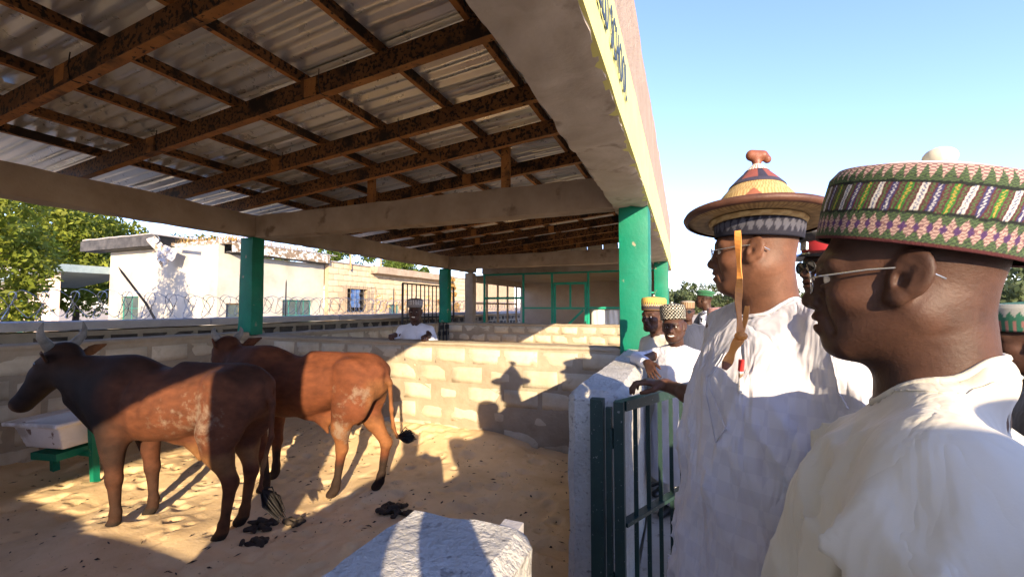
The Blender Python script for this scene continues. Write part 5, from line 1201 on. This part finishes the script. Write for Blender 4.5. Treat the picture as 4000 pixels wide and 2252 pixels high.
# ------------------------------------------------------------------ people along the wall
def P_(u, v_eye, f, face, label, H=None, **k):
    e = atf(u, v_eye, f); ang = heading(*face); hh = (e.z-k.pop('gz', GZ))+.123
    gz = e.z-(hh-.123)
    return (e.x-math.cos(ang)*.09, e.y-math.sin(ang)*.09, gz), ang, hh
loc, ang, hh = P_(1692, 826, 3.15, (-.30, -.95), ''); s_ = hh/1.75
wrr = w2l((-.235, 3.10, 1.215), loc, ang, s_); ell_ = w2l((-.33, 3.36, 1.215), loc, ang, s_)
hh_ = hand_caps(wrr, w2l((-.18, 2.98, 1.12), loc, ang, s_)-wrr, w2l((-.235-.4, 3.10-.8, 1.3), loc, ang, s_)-wrr, 1, (.12, .25, .2), (.05, .1), 1.05)
p, HM = person(loc, ang, 'smiling man in white kaftan leaning an arm on the wall', H=hh, hs=1.10, skin='b', res=.0055, cres=.014, hem=.30, face=dict(smile=1.0, jaw=1.05), head=(.10, .05, .08), lean=.06, fold=.020, seed=21, wide=.92, sleeve=.85,
    hands=[hh_+[(wrr, wrr+(ell_-wrr)*.6, .025, .036, .02)]], arms=(((.0, .29, 1.08), (.05, .27, .86)), (tuple(ell_), tuple(ell_.lerp(wrr, .75)))))
kufi(p, HM @ Matrix.Translation((-.012, 0, .052)) @ Matrix.Rotation(-.12, 4, 'Y'), 'blackwhite', .093, .115, 200, 8, .010)
loc, ang, hh = P_(1632, 800, 3.62, (-.72, -.70), '')
p, HM = person(loc, ang, 'frowning man in yellow patterned cap beside the green front pillar', H=hh, hs=1.12, skin='b', res=.006, cres=.018, cloth='kaftan_c', arms=DOWN, seed=31, head=(.25, .02), lean=.03, wide=.9, sleeve=.85)
kufi(p, HM @ Matrix.Translation((-.012, 0, .052)) @ Matrix.Rotation(-.06, 4, 'Y'), 'yellow', .094, .11, 200, 8, .010)
loc, ang, hh = P_(1786, 814, 4.05, (-.85, -.30), '')
p, HM = person(loc, ang, 'man in red striped cap and black shirt behind the hat wearer', H=hh, hs=1.08, skin='b', res=.007, cres=.02, cloth='black_cl', arms=DOWN, seed=41, head=(.15, .0))
kufi(p, HM @ Matrix.Translation((-.012, 0, .045)), 'red', .094, .10, 140, 6)
loc, ang, hh = P_(1728, 785, 5.6, (-.1, -1), '')
p, HM = person(loc, ang, 'man in tan cap and dark sunglasses half hidden by the officer', H=hh, hs=1.05, skin='b', res=.008, cres=.024, cloth='navyc', arms=DOWN, seed=51)
kufi(p, HM @ Matrix.Translation((-.012, 0, .045)), 'tan', .094, .10, 100, 5); spectacles(p, HM, True, 'sunglasses', 1.2)
# police officer with beret, camouflage shirt and vest
loc, ang, hh = P_(1758, 752, 6.3, (-.95, .22), ''); loc = (loc[0], loc[1], loc[2])
p, HM = person(loc, ang, 'officer in green beret, camouflage shirt and grey vest seen from behind', H=hh, skin='c', res=.007, cres=.018, cloth='camo', hem=.75, arms=(((-.02, .28, 1.10), (.18, .24, 1.02)), ((-.02, -.28, 1.1), (.18, -.24, 1.0))), seed=61, face=dict(hair=.8), garment='shirt', trouser='camo', fold=.012)
s_ = hh/1.75
def vest(x, y, z): 
    d = s_loft(z, x, y, [(.82, .0, 0, .165, .205), (1.1, .012, 0, .175, .215), (1.3, -.0, 0, .165, .205), (1.40, -.02, 0, .125, .16), (1.44, -.02, 0, .09, .11)])
    return smax(d, -s_cap(x, y, z, (0, -.3, 1.36), (0, .3, 1.36), .0001)+.0, .001)*0+smax(d, -(s_cap(x, np.abs(y), z, (-.02, .25, 1.34), (-.02, .21, 1.30), .075)), .02)
V, F = nets(vest, (-.25, -.3, .78), (.25, .3, 1.5), .016); mesh('vest', relax(V, F, 1), F, MAT['vest'], p, True)
for q, w_ in ((-.09, .075), (.06, .07)): MB().box((-.215, q-w_, .95), (-.165, q+w_, 1.16)).build('vest_pouch', MAT['vest'], p)
MB().box((-.205, -.13, 1.26), (-.15, .13, 1.34)).build('vest_panel', MAT['black_cl'], p)
m = HM @ Matrix.Translation((-.012, 0, .048)) @ Matrix.Rotation(-.10, 4, 'Y') @ Matrix.Rotation(.12, 4, 'X')
lathe('beret', [(.090, -.004), (.093, .004), (.094, .018), (.112, .040), (.116, .056), (.100, .074), (.06, .084), (.004, .087)], 48, MAT['beret'], p, 1.16, None, m, True, 2)
MB().box((.03, .245, 1.20), (.10, .285, 1.25)).build('arm_badge', MAT['leather'], p)
# man in a peaked cap hidden between the two foreground men
loc, ang, hh = P_(2050, 666, 1.72, (-.80, -.25), '')
p, HM = person(loc, ang, 'person in peaked cap with silver badge and sunglasses, mostly hidden', H=hh, skin='c', res=.006, cres=.02, cloth='black_cl', arms=DOWN, seed=71)
m = HM @ Matrix.Translation((-.008, 0, .050)) @ Matrix.Rotation(-.06, 4, 'Y')
MAT['capred'] = M('red_cap_band', (.30, .02, .025), rough=.6, bump=0)
lathe('cap_band', [(.093, -.006), (.096, .0), (.096, .04), (.094, .044)], 48, MAT['capred'], p, 1.17, None, m, True, 2)
lathe('cap_crown', [(.095, .042), (.120, .062), (.125, .070), (.09, .085), (.004, .09)], 48, MAT['black_cl'], p, 1.17, None, m, True, 2)
P = np.array([m @ Vector(((.108+.062*v_*math.cos(a_))*math.cos(a_)*1.02, (.097+.02*v_)*math.sin(a_), .004-.028*v_)) for a_ in np.linspace(-1.1, 1.1, 17) for v_ in np.linspace(0, 1, 5)]); mesh('visor', P, grid_faces(17, 5), MAT['darklens'], p, True)
MB().box((.110, -.02, .010), (.118, .02, .04), m).build('cap_badge', MAT['wire_silver'], p); spectacles(p, HM, True, 'sunglasses', 1.25)
# person at the right edge with a green cap
e = atf(2600, 850, 1.55); ang = heading(-.9, .3)
p, HM = person((e.x, e.y, GZ), ang, 'short person in green and white cap at the right edge', H=1.50, hs=1.05, skin='c', res=.008, cres=.018, cloth='vest', arms=DOWN, seed=81, wide=1.1)
kufi(p, HM @ Matrix.Translation((-.012, 0, .045)), 'green', .096, .11, 160, 7)
# man standing in the second pen with his fists on the partition wall
e = atf(1040, 785, 5.55); ang = heading(.30, -.95); hh = e.z-.05+.123; loc = (e.x-math.cos(ang)*.09, e.y-math.sin(ang)*.09, .05); s_ = hh/1.75; hands = []; arms = []
for q, wx in ((1, (-2.97, 4.60, 1.245)), (-1, (-3.47, 4.60, 1.245))):
    w_ = w2l(wx, loc, ang, s_); el_ = Vector((.02, q*.30, 1.10)); fd = w2l((wx[0]+.03, wx[1]-.2, wx[2]-.01), loc, ang, s_)-w_
    hands.append(hand_caps(w_, fd, (0, 0, 1), -q, (1.15, 1.3, .7), (.75, .25), 1.12)+[(w_, w_.lerp(el_, .5), .026, .038, .02)]); arms.append((tuple(el_), tuple(el_.lerp(w_, .72))))
p, HM = person(loc, ang, 'smiling man in white kaftan standing behind the block wall', H=hh, hs=1.10, skin='c', res=.006, cres=.015, hem=.4, face=dict(smile=1.0, jaw=1.06, neck=1.1), head=(.08, .03), hands=hands, arms=arms, seed=91, fold=.02, wide=1.08)
kufi(p, HM @ Matrix.Translation((-.012, 0, .050)) @ Matrix.Rotation(-.08, 4, 'Y'), 'grey', .092, .115, 160, 7, .010)
# ------------------------------------------------------------------ onlookers behind the camera, whose shadows fall into the pen
g_ = 'onlookers standing beside and behind the camera'
HOLD = (((.16, .24, 1.20), (.32, .10, 1.44)), ((.16, -.24, 1.20), (.32, -.10, 1.44)))
fwd = (-.371, .928)
def looker(x, y, label, seed, H=1.72, cloth='kaftan_w', style='grey', arms=DOWN, face=(-.8, .6)):
    p, HM = person((x, y, GZ), heading(*face), label, H=H, skin='b', res=.009, cres=.022, cloth=cloth, arms=arms, seed=seed, group=g_, fold=.015)
    if style: kufi(p, HM @ Matrix.Translation((-.012, 0, .045)), style, .094, .10, 90, 4)
looker(.17, -.46, 'onlooker with both arms raised right behind the camera', 101, 1.70, 'navyc', 'tan', HOLD, fwd)
looker(.66, -.30, 'onlooker in white kaftan nearest the raised arms behind the camera', 102, 1.66, 'kaftan_w', 'grey')
looker(.96, -.09, 'onlooker in cream kaftan second along the row right of the camera', 103, 1.66, 'kaftan_c', 'blackwhite')
looker(1.26, .10, 'onlooker in white kaftan and red cap third along the row', 104, 1.56, 'kaftan_w', 'red')
looker(1.58, .32, 'onlooker in black shirt at the far end of the row', 105, 1.58, 'black_cl', 'tan')
looker(1.02, -.56, 'onlooker in navy tunic behind the cream kaftan', 106, 1.76, 'navyc', 'yellow')
looker(1.36, -.30, 'onlooker in white kaftan and grey cap in the second row', 107, 1.64, 'kaftan_w', 'grey')
looker(1.68, -.06, 'onlooker in cream kaftan at the end of the second row', 108, 1.66, 'kaftan_c', 'green')
# ------------------------------------------------------------------ feeding trough
MAT['enamel'] = M('chipped_white_enamel', [(.3, (.62, .60, .57)), (.7, (.74, .72, .69))], 5, .4, .15, 30, spots=[(9, .66, .02, (.16, .10, .06), 5), (3.5, .62, .06, (.42, .37, .31), 5)], spec=.45)
tr = tag(empty('feeding_trough', (-5.24, 2.20, 0), .12), 'old white enamel sink on green legs used as a trough', 'trough'); tr.rotation_euler = (.05, -.04, .10)
def sink(x, y, z):
    d = np.maximum(np.maximum(np.abs(x)-.36, np.abs(y)-.26), np.abs(z-.60)-.018)
    b = np.maximum(np.maximum(np.abs(x-.02)-(.30-.25*(.6-z)), np.abs(y)-(.225-.25*(.6-z))), np.abs(z-.49)-.115)
    d = smin(d, b, .03); c = np.maximum(np.maximum(np.abs(x-.06)-(.245-.25*(.6-z)), np.abs(y)-(.195-.25*(.6-z))), .40-z)
    d = smax(d, -c, .02); return smax(d, -np.maximum(np.maximum(np.abs(x)-.34, np.abs(y)-.24), .610-z), .01)
V, F = nets(sink, (-.42, -.32, .33), (.42, .32, .66), .011); o = mesh('basin', relax(V, F, 1), F, MAT['enamel'], tr, True); o.data.set_sharp_from_angle(angle=R(50))
for x, y in ((.35, .0), (-.28, .05)): MB().box((x-.025, y-.025, -.02), (x+.025, y+.025, .58 if x > 0 else .55)).build('leg', MAT['green'], tr)
MB().bar((-.28, .03, .28), (.35, .0, .28), .03, .04).build('leg_brace', MAT['green'], tr)
MB().bar((.05, -.19, .31), (.05, .20, .31), .34, .06).build('under_tray', MAT['green'], tr)
# ------------------------------------------------------------------ dung
MAT['dung'] = M('drying_dung', [(.3, (.022, .016, .012)), (.7, (.055, .040, .028))], 20, .75, .4, 80, spec=.3)
def dung(x, y, n, rad, label, seed):
    rg = random.Random(seed); C = []
    for k in range(n):
        r_ = rad*math.sqrt(rg.random()); t = rg.uniform(0, 6.28); a = Vector((r_*math.cos(t)*1.3, r_*math.sin(t), .015+.045*max(0, 1-r_/rad)*rg.random()))
        d = Vector((rg.gauss(0, 1), rg.gauss(0, 1), rg.gauss(0, .3))).normalized()*rg.uniform(.01, .03); C.append((a-d, a+d, rg.uniform(.013, .021), rg.uniform(.010, .017), .006))
    C.append((Vector((-rad*.8, 0, 0)), Vector((rad*.8, 0, 0)), .018, .018, .01))
    V, F = caps_mesh(C, .006); V, F = largest(V, F); o = mesh('dung_pile', V, F, MAT['dung'], None, True); o.location = (x, y, sand_z(x, y)); tag(o, label, 'dung', 'dung on the sand')
dung(-2.03, 2.72, 34, .105, 'large dark dung pile alone on the sand right of the red-brown cow', 1)
dung(-2.80, 2.22, 16, .08, 'dung pile beside the hind hooves of the dark cow', 2)
dung(-2.64, 2.36, 7, .05, 'small dung scatter between the two cattle', 3)
dung(-2.62, 2.02, 8, .06, 'small dung lump nearest the camera', 4)
rg = np.random.default_rng(5); V = []; F = []
for k in range(420):
    x, y = rg.uniform(-5.6, -.75), rg.uniform(.9, 4.3); z = sand_z(x, y)+.004; a = rg.uniform(0, 6.28); l = rg.uniform(.006, .03); w_ = rg.uniform(.003, .010); c, s_ = math.cos(a), math.sin(a); h_ = rg.uniform(.002, .010); i = len(V)
    V += [(x-c*l, y-s_*l, z), (x-s_*w_, y+c*w_, z), (x+c*l, y+s_*l, z), (x+s_*w_, y-c*w_, z), (x, y, z+h_)]; F += [(i, i+1, i+4), (i+1, i+2, i+4), (i+2, i+3, i+4), (i+3, i, i+4)]
tag(mesh('straw_litter', V, F, MAT['dung']), 'scattered dark droppings and straw bits on the sand', 'litter', kind='stuff')
# ------------------------------------------------------------------ small things
MAT['redpen'] = M('red_plastic', (.45, .03, .03), rough=.35, bump=0)
bpy.context.view_layer.update(); kf = kid(p2_, 'kaftan'); bv = BVHTree.FromPolygons([v.co.copy() for v in kf.data.vertices], [tuple(q.vertices) for q in kf.data.polygons])
c_, n_, k_, d_ = bv.find_nearest(Vector((.3, .11, 1.30))); w0 = p2_.matrix_world @ (c_+n_*.008-Vector((0, 0, .03))); w1 = p2_.matrix_world @ (c_+n_*.010+Vector((0, .004, .022))); w2 = p2_.matrix_world @ (c_+n_*.012+Vector((0, .008, .048)))
pn = tag(empty('pen', w1), 'red capped white pen in the chest pocket of the hat wearer', 'pen')
under(MB().tube([w0, w1], .006, 8).build('barrel', MAT['enamel']), pn); under(MB().tube([w1, w2], .0075, 8).build('cap', MAT['redpen']), pn)
